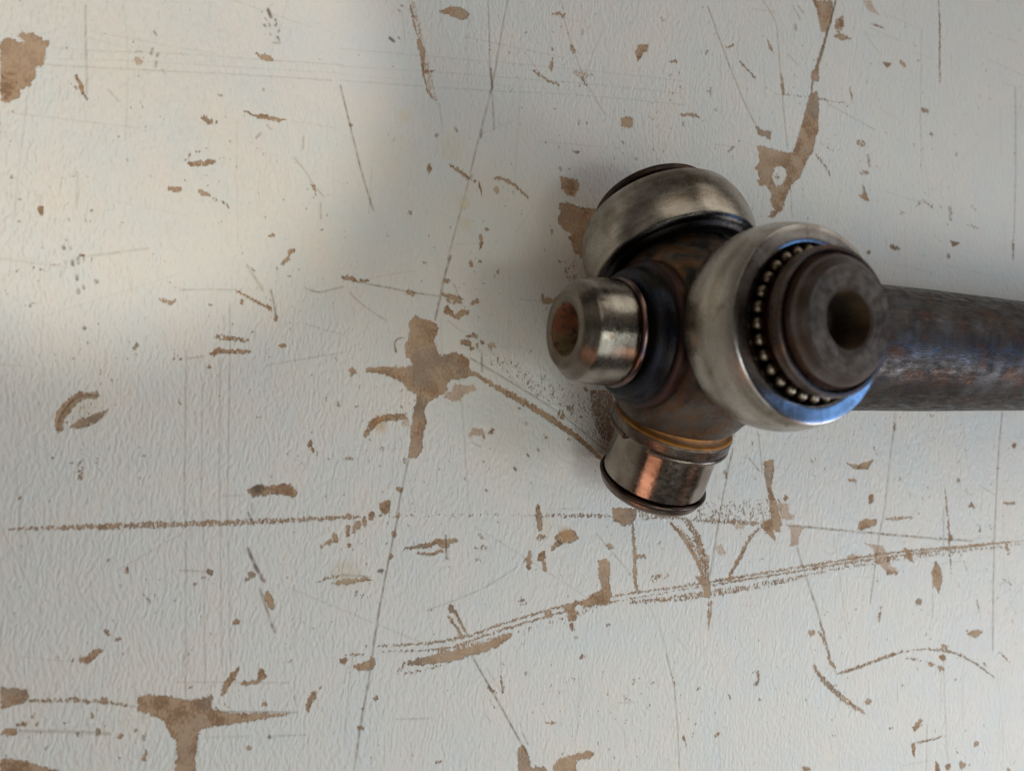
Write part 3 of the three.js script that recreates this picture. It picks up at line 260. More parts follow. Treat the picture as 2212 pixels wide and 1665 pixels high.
for (let y = 0; y < TH; y++) for (let x = 0; x < TW; x++) {
  const i = y * TW + x, mx = x / PPM, mz = y / PPM, r = ridge[i];
  const slow = fbm(mx * 0.018, mz * 0.02, 1.1, 3), mid = fbm(mx * 0.12, mz * 0.09, 5.7, 3), fine = n3(mx * 3.1, mz * 2.6, 9.2);
  let c = [0.632 + 0.03 * slow, 0.606 + 0.015 * slow, 0.546 - 0.02 * slow];
  const tint = mid * 0.03, hue = 0.035 * n3(mx * 0.10, mz * 0.08, 88) + 0.02 * n3(mx * 0.45, mz * 0.3, 89); c = [c[0] + tint + hue, c[1] + tint * 0.8, c[2] + tint * 0.2 - hue * 0.5];
  const dirt = smooth(0.10, 0.45, -r) * (0.05 + 0.06 * smooth(-0.1, 0.4, slow + mid * 0.5)); c = mix3(c, [0.34, 0.31, 0.26], dirt);
  // pinholes and specks in the skin
  const speck = n3(mx * 0.95, mz * 0.62, 21.4) + 0.55 * n3(mx * 2.6, mz * 1.5, 2.9);
  const specks = smooth(0.76, 0.90, speck + 0.25 * (slow + mid)); c = mix3(c, [0.20, 0.15, 0.10], specks * 0.7);
  // chips and gouges: the brown core shows where the ridges were torn off
  const rag = r * 0.34 + fine * 0.16 + 0.34 * n3(mx * 3.6, mz * 1.5, 2.2) + 0.12 * n3(mx * 6.5, mz * 4.5, 2.9);
  const p1 = 0.96 * smooth(0.41, 0.59, chip[i] + rag * (chip[i] > 0.93 ? 0.2 : 1)), p2 = smooth(0.42, 0.56, thin[i] + rag * 0.7);
  const blot = fbm(mx * 0.35, mz * 0.3, 14.2, 4), pulp = fbm(mx * 2.6, mz * 1.3, 33.0, 4) + 0.22 * n3(mx * 6, mz * 4, 17);
  let core = mix3([0.44, 0.285, 0.165], [0.22, 0.12, 0.055], smooth(-0.3, 0.38, blot + 0.8 * pulp));
  core = mix3(core, [0.34, 0.26, 0.175], smooth(0.0, 0.35, -blot - 0.4 * pulp) * 0.6);
  core = mix3(core, [0.48, 0.345, 0.225], 0.45 * smooth(0.05, 0.42, n3(mx * 0.06, mz * 0.07, 44) + 0.35 * blot)); core = mix3(core, [0.20, 0.165, 0.13], 0.5 * smooth(0.12, 0.5, n3(mx * 0.10, mz * 0.12, 46) + 0.4 * pulp));
  const rim = clamp(1 - Math.abs(chip[i] + rag * 0.6 - 0.56) / 0.10);
  const lip = clamp(1 - Math.abs(chip[i] + rag * 0.6 - 0.36) / 0.08) * smooth(0.05, 0.25, chip[i]); c = mix3(c, [0.70, 0.685, 0.65], lip * 0.55);
  c = mix3(c, mix3([0.50, 0.38, 0.28], [0.40, 0.28, 0.19], smooth(-0.3, 0.3, pulp + blot)), p2 * 0.9);
  c = mix3(c, mix3(core, [0.17, 0.10, 0.05], rim * 0.40), p1);
  const dk = dark[i], d = dk < 0.02 ? 0 : clamp(dk * (0.72 + 1.0 * clamp(0.5 + 0.9 * r + 0.6 * n3(mx * 0.7, mz * 0.7, 61))) - 0.045);
  c = mix3(c, mix3([0.34, 0.245, 0.145], [0.10, 0.072, 0.042], d), Math.min(1, d * 0.86));
  color.set([...c, 1].map((v, k) => (k === 3 ? 255 : toByte(clamp(v)))), 4 * i);
  const h = clamp(0.60 + r * 0.30 * (1 - p1) + lip * 0.07 + p1 * (-0.36 + 0.16 * pulp) - p2 * 0.10 * (1 - p1) - d * 0.30 - specks * 0.12 + fine * 0.012);
  const hb = Math.round(h * 255); bump.set([hb, hb, hb, 255], 4 * i);
  const gl = Math.round(255 * clamp(0.50 + 0.40 * p1 + 0.22 * p2 + 0.06 * mid)); gloss.set([gl, gl, gl, 255], 4 * i);
}
for (const [sx, sz, radius, kind, amount] of stains) {
  const cx = (sx - X0) * PPM, cy = (sz - Z0) * PPM, R = radius / 2.56 * 0.088 * PPM, sc = stainColor[kind];
  for (let y = Math.max(0, Math.floor(cy - R)); y < Math.min(TH, cy + R); y++) for (let x = Math.max(0, Math.floor(cx - R)); x < Math.min(TW, cx + R); x++) {
    const q = Math.hypot(x - cx, y - cy) / R, w = amount * smooth(1, 0.25, q + 0.5 * fbm(x * 0.03, y * 0.02, 4.4, 3));
    const i = 4 * (y * TW + x); for (let k = 0; k < 3; k++) color[i + k] = mix(color[i + k], toByte(sc[k]), w * 0.7);
  }
}
function dataTexture(data, w, h, srgb, wrap = THREE.RepeatWrapping) {
  const t = new THREE.DataTexture(data, w, h, THREE.RGBAFormat);
  t.magFilter = t.minFilter = THREE.LinearFilter; t.wrapS = t.wrapT = wrap; if (srgb) t.colorSpace = THREE.SRGBColorSpace; t.needsUpdate = true;
  return t;
}
const tableMaterial = new THREE.MeshStandardMaterial({
  map: dataTexture(color, TW, TH, true, THREE.MirroredRepeatWrapping), bumpMap: dataTexture(bump, TW, TH, false, THREE.MirroredRepeatWrapping),
  roughnessMap: dataTexture(gloss, TW, TH, false, THREE.MirroredRepeatWrapping), bumpScale: 0.00046, roughness: 1, metalness: 0,
});
{
  const w = TW / PPM * MM, d = TH / PPM * MM, top = new THREE.BoxGeometry(3 * w, 0.028, 3 * d);
  const cx = X0 * MM + w / 2, cz = Z0 * MM + d / 2;
  const pos = top.attributes.position, uv = top.attributes.uv;
  for (let i = 0; i < pos.count; i++) uv.setXY(i, pos.getX(i) / w + 0.5, pos.getZ(i) / d + 0.5 + (pos.getY(i) < 0 ? 0.09 : 0));
  const table = new THREE.Mesh(top, tableMaterial);
  table.name = 'table_top'; table.position.set(cx, -0.014, cz);
  table.userData = { kind: 'structure', label: 'worn white laminate table top with brown chips and scratches', category: 'table' };
  table.receiveShadow = table.castShadow = true;
  scene.add(table);
}

// ---------------------------------------------------------------- tripod joint
const AX = new THREE.Vector3(0.99429, -0.10603, -0.01207), T1 = new THREE.Vector3(0.10647, 0.99329, 0.04507), T2 = new THREE.Vector3(-0.05948, -0.45672, -0.88762), T3 = new THREE.Vector3(-0.04700, -0.53657, 0.84255);
const CENTRE = new THREE.Vector3(0, 28.139, 0);
const joint = new THREE.Group(); joint.name = 'tripod_drive_shaft';
joint.userData = { label: 'rusty steel drive shaft end with a three-armed roller joint lying on the table', category: 'drive shaft' };
scene.add(joint);

// turned shapes: a list of profiles [[radius, height], ...]; each profile is smooth, edges between profiles are sharp
function turned(profiles, segments = 96, start = 0, length = Math.PI * 2) {
  const list = profiles.map((p) => {
    const dense = [];
    for (let i = 0; i < p.length - 1; i++) {
      const n = Math.max(1, Math.round(Math.hypot(p[i + 1][0] - p[i][0], p[i + 1][1] - p[i][1]) / 0.7));
      for (let k = 0; k < n; k++) dense.push(new THREE.Vector2(mix(p[i][0], p[i + 1][0], k / n), mix(p[i][1], p[i + 1][1], k / n)));
    }
    dense.push(new THREE.Vector2(...p[p.length - 1]));
    return new THREE.LatheGeometry(dense, segments, start, length);
  });
  return mergeGeometries(list);
}
const arc = (cx, cy, r, a0, a1, n = 8) => Array.from({ length: n + 1 }, (_, i) => { const a = (a0 + (a1 - a0) * i / n) * Math.PI / 180; return [cx + r * Math.cos(a), cy + r * Math.sin(a)]; });
function paint(geometry, fn) {                              // real colours of the metal by position, in millimetres
  const p = geometry.attributes.position, c = new Float32Array(p.count * 3);
  for (let i = 0; i < p.count; i++) c.set(fn(p.getX(i), p.getY(i), p.getZ(i)), 3 * i);
  geometry.setAttribute('color', new THREE.BufferAttribute(c, 3));
  return geometry;
}
const wear = (() => {                                       // small patches of roughness and pitting shared by all the metal
  const N = 512, rough = new Uint8Array(N * N * 4), pit = new Uint8Array(N * N * 4);
  for (let y = 0; y < N; y++) for (let x = 0; x < N; x++) {
    const u = x / N * Math.PI * 2, v = y / N * Math.PI * 2, q = (s, z) => fbm(Math.cos(u) * s + z, Math.sin(u) * s, Math.cos(v) * s, 3) + fbm(Math.sin(v) * s + z, Math.cos(u) * s + 9, Math.sin(u) * s, 3);
    const a = q(2.2, 1), b = q(9, 5), i = 4 * (y * N + x);
    const r = Math.round(255 * clamp(0.72 + 0.5 * a + 0.35 * b)), h = Math.round(255 * clamp(0.6 + 0.35 * b + 0.15 * a));
    rough.set([r, r, r, 255], i); pit.set([h, h, h, 255], i);
  }
  return { rough: dataTexture(rough, N, N, false), pit: dataTexture(pit, N, N, false) };
})();
const scuff = (() => {                                      // handling marks: fine scratches, pin pits and grease films
  const N = 1024, k = document.createElement('canvas'); k.width = k.height = N; const q = k.getContext('2d');
  q.fillStyle = '#dedad4'; q.fillRect(0, 0, N, N);
  const wrapped = (draw) => { for (const ox of [-N, 0, N]) for (const oy of [-N, 0, N]) { q.save(); q.translate(ox, oy); draw(); q.restore(); } };
  for (let i = 0; i < 90; i++) { const x = rnd() * N, y = rnd() * N, r = 20 + 90 * rnd(), v = rnd() < 0.5 ? '120,104,84' : '238,236,230', al = 0.10 + 0.14 * rnd(), sx = 1 + 2 * rnd(); wrapped(() => { q.translate(x, y); q.scale(sx, 1); const gr = q.createRadialGradient(0, 0, 0, 0, 0, r); gr.addColorStop(0, `rgba(${v},${al})`); gr.addColorStop(0.6, `rgba(${v},${al * 0.6})`); gr.addColorStop(1, `rgba(${v},0)`); q.fillStyle = gr; q.fillRect(-r, -r, 2 * r, 2 * r); }); }
  for (let i = 0; i < 520; i++) { const x = rnd() * N, y = rnd() * N, a = (rnd() - 0.5) * (rnd() < 0.6 ? 0.35 : 3), l = 12 + 110 * rnd() * rnd(), light = rnd() < 0.55; q.strokeStyle = light ? `rgba(255,252,246,${0.15 + 0.3 * rnd()})` : `rgba(70,58,46,${0.12 + 0.25 * rnd()})`; q.lineWidth = 0.6 + 1.1 * rnd(); wrapped(() => { q.beginPath(); q.moveTo(x, y); q.quadraticCurveTo(x + Math.cos(a) * l * 0.5, y + Math.sin(a) * l * 0.5 + 3, x + Math.cos(a) * l, y + Math.sin(a) * l); q.stroke(); }); }
  for (let i = 0; i < 700; i++) { const x = rnd() * N, y = rnd() * N, r = 0.8 + 3.2 * rnd() * rnd(); q.fillStyle = `rgba(62,44,28,${0.25 + 0.5 * rnd()})`; wrapped(() => { q.beginPath(); q.ellipse(x, y, r * (1 + rnd() * 0.2), r, 0, 0, 7); q.fill(); }); }
  const t = dataTexture(new Uint8Array(q.getImageData(0, 0, N, N).data), N, N, true); return t;
})();
function metal(roughness, metalness, pit, rx = 2, ry = 1, extra = {}) {
  const m = scuff.clone(); m.repeat.set(rx * 0.5, Math.max(0.25, ry * 0.3)); extra = { map: m, ...extra };
  const a = wear.rough.clone(), b = wear.pit.clone(); a.repeat.set(rx, ry); b.repeat.set(rx, ry);
  return new THREE.MeshPhysicalMaterial({ vertexColors: true, roughness, metalness, roughnessMap: a, bumpMap: b, bumpScale: pit, ...extra });
}
function part(name, geometry, material, parent, label) {
  const m = new THREE.Mesh(geometry, material); m.name = name; m.castShadow = m.receiveShadow = true;
  if (label) m.userData.label = label;
  parent.add(m);
  return m;
}
function along(mesh, axis) {                                // puts a shape drawn along y (millimetres from the centre) on an axis of the joint
  const y = axis.clone().normalize(), x = AX.clone(); 
  if (Math.abs(x.dot(y)) > 0.9) x.copy(T1);
  x.addScaledVector(y, -x.dot(y)).normalize();
  const z = new THREE.Vector3().crossVectors(x, y);
  mesh.quaternion.setFromRotationMatrix(new THREE.Matrix4().makeBasis(x, y, z));
  mesh.position.copy(CENTRE).multiplyScalar(MM); mesh.scale.setScalar(MM);
  return mesh;
}
const BACK = AX.clone().negate();
const stubTurn = along(new THREE.Object3D(), BACK).quaternion;

// colours
const STEEL = [0.60, 0.575, 0.535], DULL = [0.36, 0.338, 0.305], BROWN = [0.13, 0.085, 0.05], RUST = [0.30, 0.115, 0.03], BLACK = [0.022, 0.018, 0.015];
const steelWear = (k, s = 0) => (x, y, z) => {
  const a = fbm(x * 0.10 + s, y * 0.10, z * 0.10, 4), b = fbm(x * 0.5 + s, y * 0.5, z * 0.5, 3);
  let c = mix3(STEEL, DULL, smooth(-0.25, 0.35, a) * k); c = mix3(c, [0.26, 0.20, 0.13], smooth(0.08, 0.42, a + 0.5 * b) * k * 0.8);
  return mix3(c, BROWN, smooth(0.34, 0.5, b + 0.3 * a) * 0.7);
};
const rusty = (base, s = 0, amount = 1) => (x, y, z) => {
  const a = fbm(x * 0.12 + s, y * 0.12, z * 0.12, 4), b = fbm(x * 0.6 + s, y * 0.6, z * 0.6, 3);
  let c = mix3(base, [base[0] * 0.5, base[1] * 0.48, base[2] * 0.5], smooth(-0.2, 0.35, a));
  c = mix3(c, RUST, smooth(0.12, 0.45, a * 0.7 + b) * 0.55 * amount);
  return mix3(c, BLACK, smooth(0.22, 0.45, -a + 0.3 * b) * 0.7);
};

// the shaft and its turned end
const shaftGeo = turned([[[13.9, 10], [13.8, 60], [13.2, 100], [12.9, 140], [12.7, 150]], [[12.7, 150], [0, 150]]], 128);
paint(shaftGeo, (x, y, z) => {
  const t = Math.atan2(z, x), sp = y * 0.16 - t * 0.55, a = fbm(sp * 1.6, t * 1.3, 2.2, 4) * 0.8, b = fbm(x * 0.22, y * 0.18, z * 0.22, 4), f = fbm(x * 1.1, y * 1.1, z * 1.1, 3);
  let c = mix3([0.085, 0.074, 0.066], [0.038, 0.036, 0.040], smooth(-0.25, 0.3, a + 0.6 * b)); c = mix3(c, [0.105, 0.108, 0.125], smooth(0.02, 0.35, -b - 0.4 * a) * 0.7); c = mix3(c, [0.12, 0.058, 0.036], smooth(0.05, 0.4, b + 0.5 * f) * 0.7);
  return mix3(c, [0.30, 0.13, 0.03], smooth(0.46, 0.56, f + 0.4 * b));
});
along(part('shaft', shaftGeo, metal(0.70, 0.8, 0.10 * MM, 5, 4), joint, 'dark brown round steel shaft with turning marks'), AX);

// the end stub, drawn along -AX
const holeGeo = turned([[[0, 26.6], [1.4, 26.7], [3.4, 27.6], [4.4, 29.6], [4.76, 30.72]]], 64);
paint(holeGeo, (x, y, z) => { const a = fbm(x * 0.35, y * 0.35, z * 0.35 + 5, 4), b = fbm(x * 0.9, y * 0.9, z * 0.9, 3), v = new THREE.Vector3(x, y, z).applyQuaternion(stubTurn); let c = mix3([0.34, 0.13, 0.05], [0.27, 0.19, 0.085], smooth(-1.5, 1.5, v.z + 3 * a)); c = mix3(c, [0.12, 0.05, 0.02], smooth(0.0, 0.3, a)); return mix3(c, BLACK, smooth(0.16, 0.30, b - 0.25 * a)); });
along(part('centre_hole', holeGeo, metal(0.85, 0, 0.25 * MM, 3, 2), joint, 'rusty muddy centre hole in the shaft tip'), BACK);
const stubGeo = turned([
  [[4.75, 30.7], [5.2, 31.0], [6.5, 31.05], [6.95, 30.97], [7.2, 30.8]], [[7.2, 30.8], [9.0, 28.95]], [[9.0, 28.95], [9.2, 28.7], [9.35, 28.3], [9.65, 26.4], [9.85, 24.0], [9.98, 21.4], [9.75, 20.9]], [[9.7, 20.9], [8.9, 20.6], [8.9, 10]],
], 96);
paint(stubGeo, (x, y, z) => {
  const r = Math.hypot(x, z), a = fbm(x * 0.3, y * 0.3, z * 0.3 + 5, 4), b = fbm(x * 0.9, y * 0.9, z * 0.9, 3);
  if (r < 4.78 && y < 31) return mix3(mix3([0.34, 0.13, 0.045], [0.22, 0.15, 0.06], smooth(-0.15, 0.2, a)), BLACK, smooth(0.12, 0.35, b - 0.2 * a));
  let c = mix3([0.44, 0.42, 0.385], [0.27, 0.25, 0.22], smooth(-0.15, 0.4, a)); c = mix3(c, BROWN, smooth(0.24, 0.44, b + 0.4 * a));
  c = mix3(c, [0.19, 0.165, 0.14], 0.7 * smooth(28.7, 29.1, y));
  return mix3(c, [0.2, 0.14, 0.09], smooth(22.3, 20.9, y) * 0.8);
});
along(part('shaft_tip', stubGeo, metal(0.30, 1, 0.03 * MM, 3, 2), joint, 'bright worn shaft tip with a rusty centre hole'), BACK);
const clipGeo = turned([[[8.6, 20.7], ...arc(9.55, 19.95, 0.75, 95, -80, 10), [8.6, 19.2]]], 96);
paint(clipGeo, (x, y, z) => mix3([0.30, 0.20, 0.17], [0.12, 0.10, 0.16], smooth(-0.2, 0.3, fbm(x * 0.3, y, z * 0.3, 3))));
along(part('snap_ring', clipGeo, metal(0.34, 1, 0, 1, 1), joint, 'thin heat-tinted ring round the shaft tip'), BACK);
const collarGeo = turned([[[9.0, 18.9], [10.4, 18.75], ...arc(10.9, 17.4, 1.3, 80, 0, 8), [12.25, 16.0], [12.6, 15.4]], [[12.6, 15.4], [13.2, 15.3], ...arc(13.1, 14.4, 0.9, 85, 0, 6), [14.0, 12]]], 96);
paint(collarGeo, (x, y, z) => { const a = fbm(x * 0.2, y * 0.4, z * 0.2 + 3, 4); return mix3(mix3([0.03, 0.038, 0.062], [0.035, 0.03, 0.026], smooth(-0.2, 0.25, a)), [0.15, 0.07, 0.05], smooth(15.6, 14.8, y) * 0.7); });
along(part('end_collar', collarGeo, metal(0.48, 0.85, 0.1 * MM, 3, 2), joint, 'dark blued collar behind the shaft tip'), BACK);

// the hub: one body, found by walking outwards from the centre to the surface of smoothly joined bosses and barrel
const armsLocal = [T1, T2, T3].map((t) => t.clone());
function hubDistance(p) {
  const ax = p.dot(AX), rr = Math.sqrt(Math.max(0, p.lengthSq() - ax * ax));
  const dx = Math.abs(ax - 0.8) - 11.2, dr = rr - 13.8;
  let d = Math.min(Math.max(dx, dr), 0) + Math.hypot(Math.max(dx, 0), Math.max(dr, 0)) - 2.6;
  for (const t of armsLocal) {
    const h = p.dot(t), q = Math.sqrt(Math.max(0, p.lengthSq() - h * h)), a = Math.abs(h - 8) - 7.6, b = q - 11.2;
    const e = Math.min(Math.max(a, b), 0) + Math.hypot(Math.max(a, 0), Math.max(b, 0)) - 1.0, k = 4.2;
    const m = Math.max(k - Math.abs(d - e), 0) / k; d = Math.min(d, e) - m * m * k * 0.25;
  }
  return d;
}
{
  const geo = new THREE.SphereGeometry(1, 300, 220), p = geo.attributes.position, n = geo.attributes.normal, v = new THREE.Vector3(), q = new THREE.Vector3(), c = new Float32Array(p.count * 3);
  for (let i = 0; i < p.count; i++) {
    v.fromBufferAttribute(p, i).normalize();
    let lo = 2, hi = 34; for (let s = 0; s < 26; s++) { const m = (lo + hi) / 2; if (hubDistance(q.copy(v).multiplyScalar(m)) < 0) lo = m; else hi = m; }
    q.copy(v).multiplyScalar(lo);
    const e = 0.15, gx = (d) => hubDistance(d), nx = gx(q.clone().add(new THREE.Vector3(e, 0, 0))) - gx(q.clone().sub(new THREE.Vector3(e, 0, 0))), ny = gx(q.clone().add(new THREE.Vector3(0, e, 0))) - gx(q.clone().sub(new THREE.Vector3(0, e, 0))), nz = gx(q.clone().add(new THREE.Vector3(0, 0, e))) - gx(q.clone().sub(new THREE.Vector3(0, 0, e)));
    const nn = new THREE.Vector3(nx, ny, nz).normalize();
    p.setXYZ(i, q.x, q.y, q.z); n.setXYZ(i, nn.x, nn.y, nn.z);
    const a = fbm(q.x * 0.11, q.y * 0.11, q.z * 0.11 + 2, 4), b = fbm(q.x * 0.45, q.y * 0.45, q.z * 0.45, 3);
    let k = mix3([0.135, 0.118, 0.10], [0.060, 0.052, 0.045], smooth(-0.2, 0.35, a + 0.4 * b)); k = mix3(k, [0.15, 0.10, 0.065], smooth(0.15, 0.55, a * 0.6 + b) * 0.2);
    // grease and rust in the corner between the arms
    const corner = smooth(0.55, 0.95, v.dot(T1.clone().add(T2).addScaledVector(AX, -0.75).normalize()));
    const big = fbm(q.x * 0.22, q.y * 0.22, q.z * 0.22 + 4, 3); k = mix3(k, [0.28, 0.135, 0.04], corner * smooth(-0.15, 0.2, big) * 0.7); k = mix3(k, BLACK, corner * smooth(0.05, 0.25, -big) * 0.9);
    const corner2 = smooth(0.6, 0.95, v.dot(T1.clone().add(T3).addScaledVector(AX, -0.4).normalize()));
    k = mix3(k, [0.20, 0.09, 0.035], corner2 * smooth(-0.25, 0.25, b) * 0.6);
    c.set(k, 3 * i);
  }
  geo.setAttribute('color', new THREE.BufferAttribute(c, 3));
  const hub = part('spider_hub', geo, metal(0.70, 0.7, 0.08 * MM, 6, 4), joint, 'grey-brown forged hub with rust and grease in its corners');
  hub.position.copy(CENTRE).multiplyScalar(MM); hub.scale.setScalar(MM);
}

// the three trunnions
const trunnionGeo = (bore) => turned([[[11.0, 12], [10.95, 31.5]], [[10.95, 31.5], [10.2, 31.7], [10.2, 33.9], [10.95, 34.1]], [[10.75, 34.1], [10.7, 34.9], [10.5, 35.25]], [[10.5, 35.25], [9.05, 36.75]], [[9.05, 36.75], [8.8, 37.0], [6.0, 37.05]], [[6.0, 37.05], [5.2, 36.9], [4.75, 36.5]]], 112);
const boreGeo = turned([[[4.75, 36.52], [4.6, 34], [4.3, 29], [2.2, 27.6], [0, 27.2]]], 64);
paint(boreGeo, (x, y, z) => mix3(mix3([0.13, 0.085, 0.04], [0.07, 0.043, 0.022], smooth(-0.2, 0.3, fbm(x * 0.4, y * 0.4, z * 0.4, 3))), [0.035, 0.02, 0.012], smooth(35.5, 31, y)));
const boreMetal = metal(0.9, 0.1, 0.1 * MM, 3, 2);
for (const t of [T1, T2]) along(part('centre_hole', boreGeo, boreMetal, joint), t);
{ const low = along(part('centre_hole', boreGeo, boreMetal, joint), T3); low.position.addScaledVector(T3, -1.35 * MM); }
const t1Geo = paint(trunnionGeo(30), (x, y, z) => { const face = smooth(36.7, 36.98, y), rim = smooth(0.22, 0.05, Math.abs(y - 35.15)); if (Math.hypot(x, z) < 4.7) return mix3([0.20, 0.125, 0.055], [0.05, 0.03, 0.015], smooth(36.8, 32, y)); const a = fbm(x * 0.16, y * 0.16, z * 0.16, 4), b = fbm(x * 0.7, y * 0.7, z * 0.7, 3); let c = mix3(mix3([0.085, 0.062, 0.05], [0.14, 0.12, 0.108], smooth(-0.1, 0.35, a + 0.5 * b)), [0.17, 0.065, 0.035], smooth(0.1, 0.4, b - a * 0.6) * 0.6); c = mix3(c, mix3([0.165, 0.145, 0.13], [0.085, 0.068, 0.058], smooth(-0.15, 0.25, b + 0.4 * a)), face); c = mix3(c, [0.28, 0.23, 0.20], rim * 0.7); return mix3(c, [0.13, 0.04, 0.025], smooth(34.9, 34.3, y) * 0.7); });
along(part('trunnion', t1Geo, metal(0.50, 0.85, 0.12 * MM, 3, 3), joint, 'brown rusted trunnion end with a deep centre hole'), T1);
const t2Geo = paint(trunnionGeo(30), rusty([0.13, 0.105, 0.085], 4));
along(part('trunnion', t2Geo, metal(0.5, 0.85, 0.1 * MM, 3, 3), joint), T2);
const t3Geo = paint(turned([[[11.0, 12], [10.95, 32.1]], [[10.95, 32.1], [10.2, 32.3], [10.2, 33.9], [10.95, 34.0]], [[10.95, 34.0], [10.95, 34.6]], [[10.95, 34.6], ...arc(9.75, 34.5, 1.1, 20, 80, 5)], [[9.9, 35.6], [6.0, 35.7]], [[6.0, 35.7], [4.75, 35.2]]], 112), (x, y, z) => {
  const a = fbm(x * 0.25, y * 0.12, z * 0.25, 4), b = fbm(x * 0.8, y * 0.5, z * 0.8, 3), t = Math.atan2(z, x), line = n3(t * 9, y * 2.6, 3.3);
  let c = mix3([0.50, 0.45, 0.41], [0.33, 0.28, 0.25], smooth(-0.2, 0.35, a)); c = mix3(c, [0.22, 0.15, 0.10], smooth(0.2, 0.45, b + 0.3 * a) * 0.8); c = mix3(c, [0.62, 0.58, 0.55], smooth(0.35, 0.6, line) * 0.5);
  return y > 34 ? mix3(c, [0.20, 0.16, 0.14], 0.75) : y < 20 ? mix3(c, RUST, 0.7) : c;
});
along(part('trunnion', t3Geo, metal(0.24, 1, 0.02 * MM, 3, 2), joint, 'bare polished trunnion without its roller'), T3);

// rollers with their needles
const rollerGeo = turned([
  [[13.3, 15.5], [14.2, 15.42], [15.3, 15.55], [15.9, 16.1]], [[15.9, 16.1], [16.2, 16.2], ...Array.from({ length: 17 }, (_, i) => { const d = mix(-5.6, 6.35, i / 16); return [Math.sqrt(18 * 18 - d * d), 22.2 + d]; }), [16.7, 28.85]],
  [[13.7, 29.0], [13.3, 28.7], [13.3, 15.5]],
], 160);
const faceGeo = turned([[[16.7, 28.85], [16.5, 29.0], [13.7, 29.04], [13.66, 28.9]]], 160);
const needleGeo = (() => { const p = [[0, -5.4], [0.6, -5.3], [1.05, -4.8], [1.22, -4.2], [1.22, 4.3], [1.14, 4.85], [0.86, 5.3], [0.45, 5.48], [0, 5.5]]; return paint(turned([p], 14), (x, y, z) => mix3([0.27, 0.235, 0.18], [0.04, 0.032, 0.022], smooth(5.36, 4.85, y))); })();
const needleMetal = metal(0.48, 1, 0, 1, 1), faceMetal = metal(0.25, 1, 0.008 * MM, 9, 1), rollerMetal = metal(0.34, 0.95, 0.03 * MM, 4, 3);
const washerGeo = (r, y0, y1) => turned([[[10.2, y0], [r - 0.7, y0], ...arc(r - 0.6, y0 + 0.6, 0.6, -80, 0, 5), ...arc(r - 0.4, y1 - 0.4, 0.4, 0, 85, 5), [r - 0.8, y1]], [[r - 0.8, y1], [r - 0.9, y1 - 0.9], [10.2, y1 - 0.95]]], 120);
function roller(axis, s, label, needles) {
  const m = along(part('roller', paint(rollerGeo.clone(), (x, y, z) => { const r = Math.hypot(x, z); if (r < 13.5) return [0.10, 0.08, 0.065]; if (y < 16.75) return [0.04, 0.036, 0.036]; return steelWear(0.85, s)(x, y, z); }), rollerMetal, joint, label), axis);
  part('side_face', paint(faceGeo.clone(), (x, y, z) => mix3([0.47, 0.46, 0.47], [0.30, 0.28, 0.27], smooth(-0.25, 0.4, fbm(x * 0.25, z * 0.25, s, 3) + 0.35 * n3(Math.atan2(z, x) * 30, 1, s)))), faceMetal, m, 'flat ground side face of the roller');
  if (needles) for (let i = 0; i < 29; i++) { const t = (i + 0.3) / 29 * Math.PI * 2, q = part('needle_roller', needleGeo, needleMetal, m); q.position.set(12.06 * Math.cos(t), 24.5, 12.06 * Math.sin(t)); q.rotation.y = t; }
  return m;
}
roller(T1, 11.3, 'worn steel roller facing up with a ring of needle rollers inside', true);
roller(T2, 47.1, 'worn steel roller lying on its rim against the table', false);
const ringDark = rusty([0.11, 0.085, 0.07], 9);
along(part('retaining_ring', paint(washerGeo(12.4, 31.6, 34.0), (x, y, z) => mix3(ringDark(x, y, z), [0.17, 0.13, 0.12], 0.4)), metal(0.42, 0.9, 0.05 * MM, 4, 1), joint, 'dark retaining ring in front of the needle rollers'), T1);
along(part('retaining_ring', paint(washerGeo(12.9, 32.6, 34.2), ringDark), metal(0.45, 0.9, 0.05 * MM, 4, 1), joint), T2);
along(part('retaining_ring', paint(turned([[[10.2, 32.55], [11.2, 32.55], ...arc(11.1, 33.1, 0.52, -75, 75, 8), [10.2, 33.65]]], 120), (x, y, z) => mix3([0.085, 0.07, 0.06], [0.16, 0.10, 0.08], smooth(-0.2, 0.3, fbm(x * 0.3, y, z * 0.3, 3)))), metal(0.30, 1, 0.02 * MM, 4, 1), joint, 'dark snap ring at the end of the bare trunnion'), T3);
const sleeveGeo = turned([[[10.9, 19.4], [11.2, 18.5], [11.6, 18.3], [12.1, 18.25], ...arc(11.95, 18.8, 0.55, -70, 0, 5)], [[12.5, 18.8], [12.5, 20.3], ...arc(11.9, 20.4, 0.6, 10, 80, 5), [10.9, 21.0]]], 120);
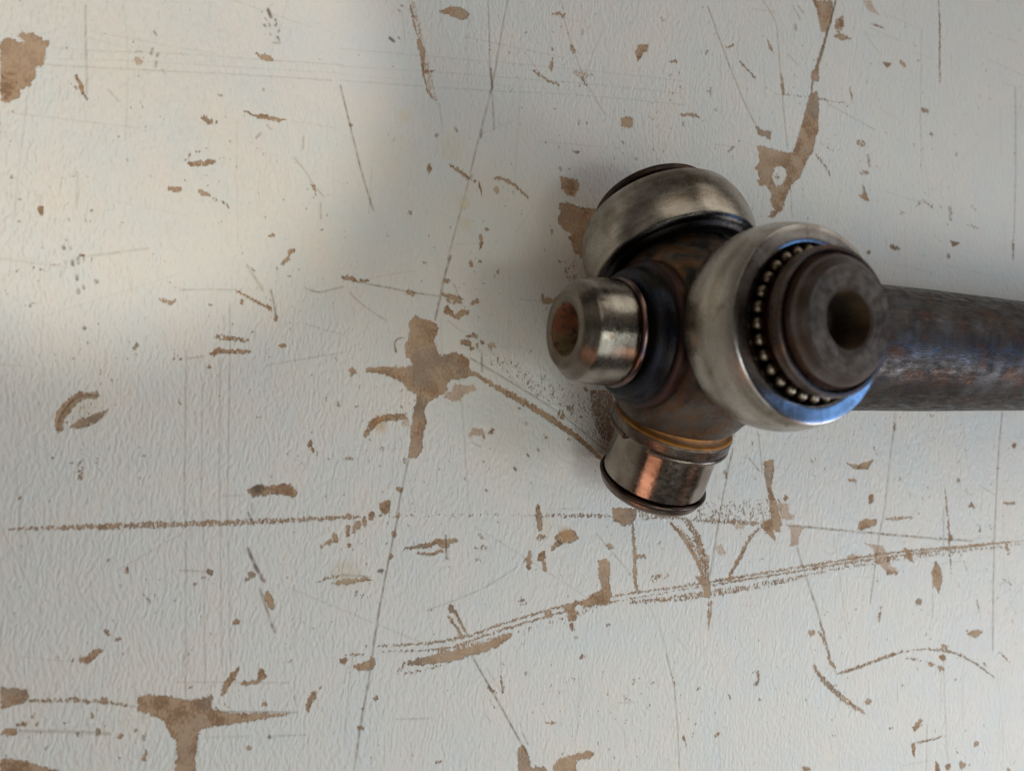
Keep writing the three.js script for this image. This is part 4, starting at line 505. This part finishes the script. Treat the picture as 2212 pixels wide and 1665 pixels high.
paint(sleeveGeo, (x, y, z) => { const r = Math.hypot(x, z), a = fbm(x * 0.3, y * 0.3, z * 0.3, 3); const body = mix3([0.24, 0.20, 0.17], [0.12, 0.09, 0.075], smooth(-0.2, 0.3, a)); return mix3(body, [0.50, 0.20, 0.03], smooth(12.35, 11.7, r) * smooth(19.4, 18.7, y)); });
along(part('needle_cage_collar', sleeveGeo, metal(0.36, 0.9, 0.04 * MM, 4, 1), joint, 'rounded collar with an orange rusty lip on the bare trunnion'), T3);
const endRing = paint(mergeGeometries([turned([[[10.9, 21.0], [11.8, 20.95], ...arc(11.95, 21.45, 0.62, -80, 80, 8), [10.9, 22.05]]], 110, -1.72, 5.76), new THREE.CircleGeometry(0.52, 12).scale(1.3, 1, 1).rotateY(-1.72 + Math.PI / 2).translate(11.7 * Math.sin(-1.72), 21.48, 11.7 * Math.cos(-1.72)), new THREE.CircleGeometry(0.52, 12).scale(1.3, 1, 1).rotateY(4.04 - Math.PI / 2).translate(11.7 * Math.sin(4.04), 21.48, 11.7 * Math.cos(4.04))]), (x, y, z) => mix3([0.26, 0.215, 0.185], [0.13, 0.10, 0.085], smooth(-0.2, 0.3, fbm(x * 0.35, y, z * 0.35, 3))));
along(part('snap_ring', endRing, metal(0.32, 0.95, 0.03 * MM, 4, 1), joint, 'open snap ring under the collar of the bare trunnion'), T3);
// rust-stained groove between hub and collar
const lipGeo = paint(turned([[[10.4, 15.4], [11.2, 15.8], [11.25, 17.5]], [[11.25, 17.5], [11.5, 18.0], [12.1, 18.08], [12.32, 18.35], [12.4, 18.6]]], 96), (x, y, z) => mix3(mix3([0.85, 0.37, 0.05], [0.45, 0.18, 0.03], smooth(-0.2, 0.3, fbm(x * 0.4, y, z * 0.4, 3))), [0.05, 0.03, 0.02], smooth(0.5, 0.12, Math.abs(y - 17.75)) * 0.9));
along(part('rust_ring', lipGeo, metal(0.55, 0.1, 0.1 * MM, 4, 1), joint, 'orange rusty ring at the foot of the bare trunnion'), T3);

renderer.render(scene, camera);
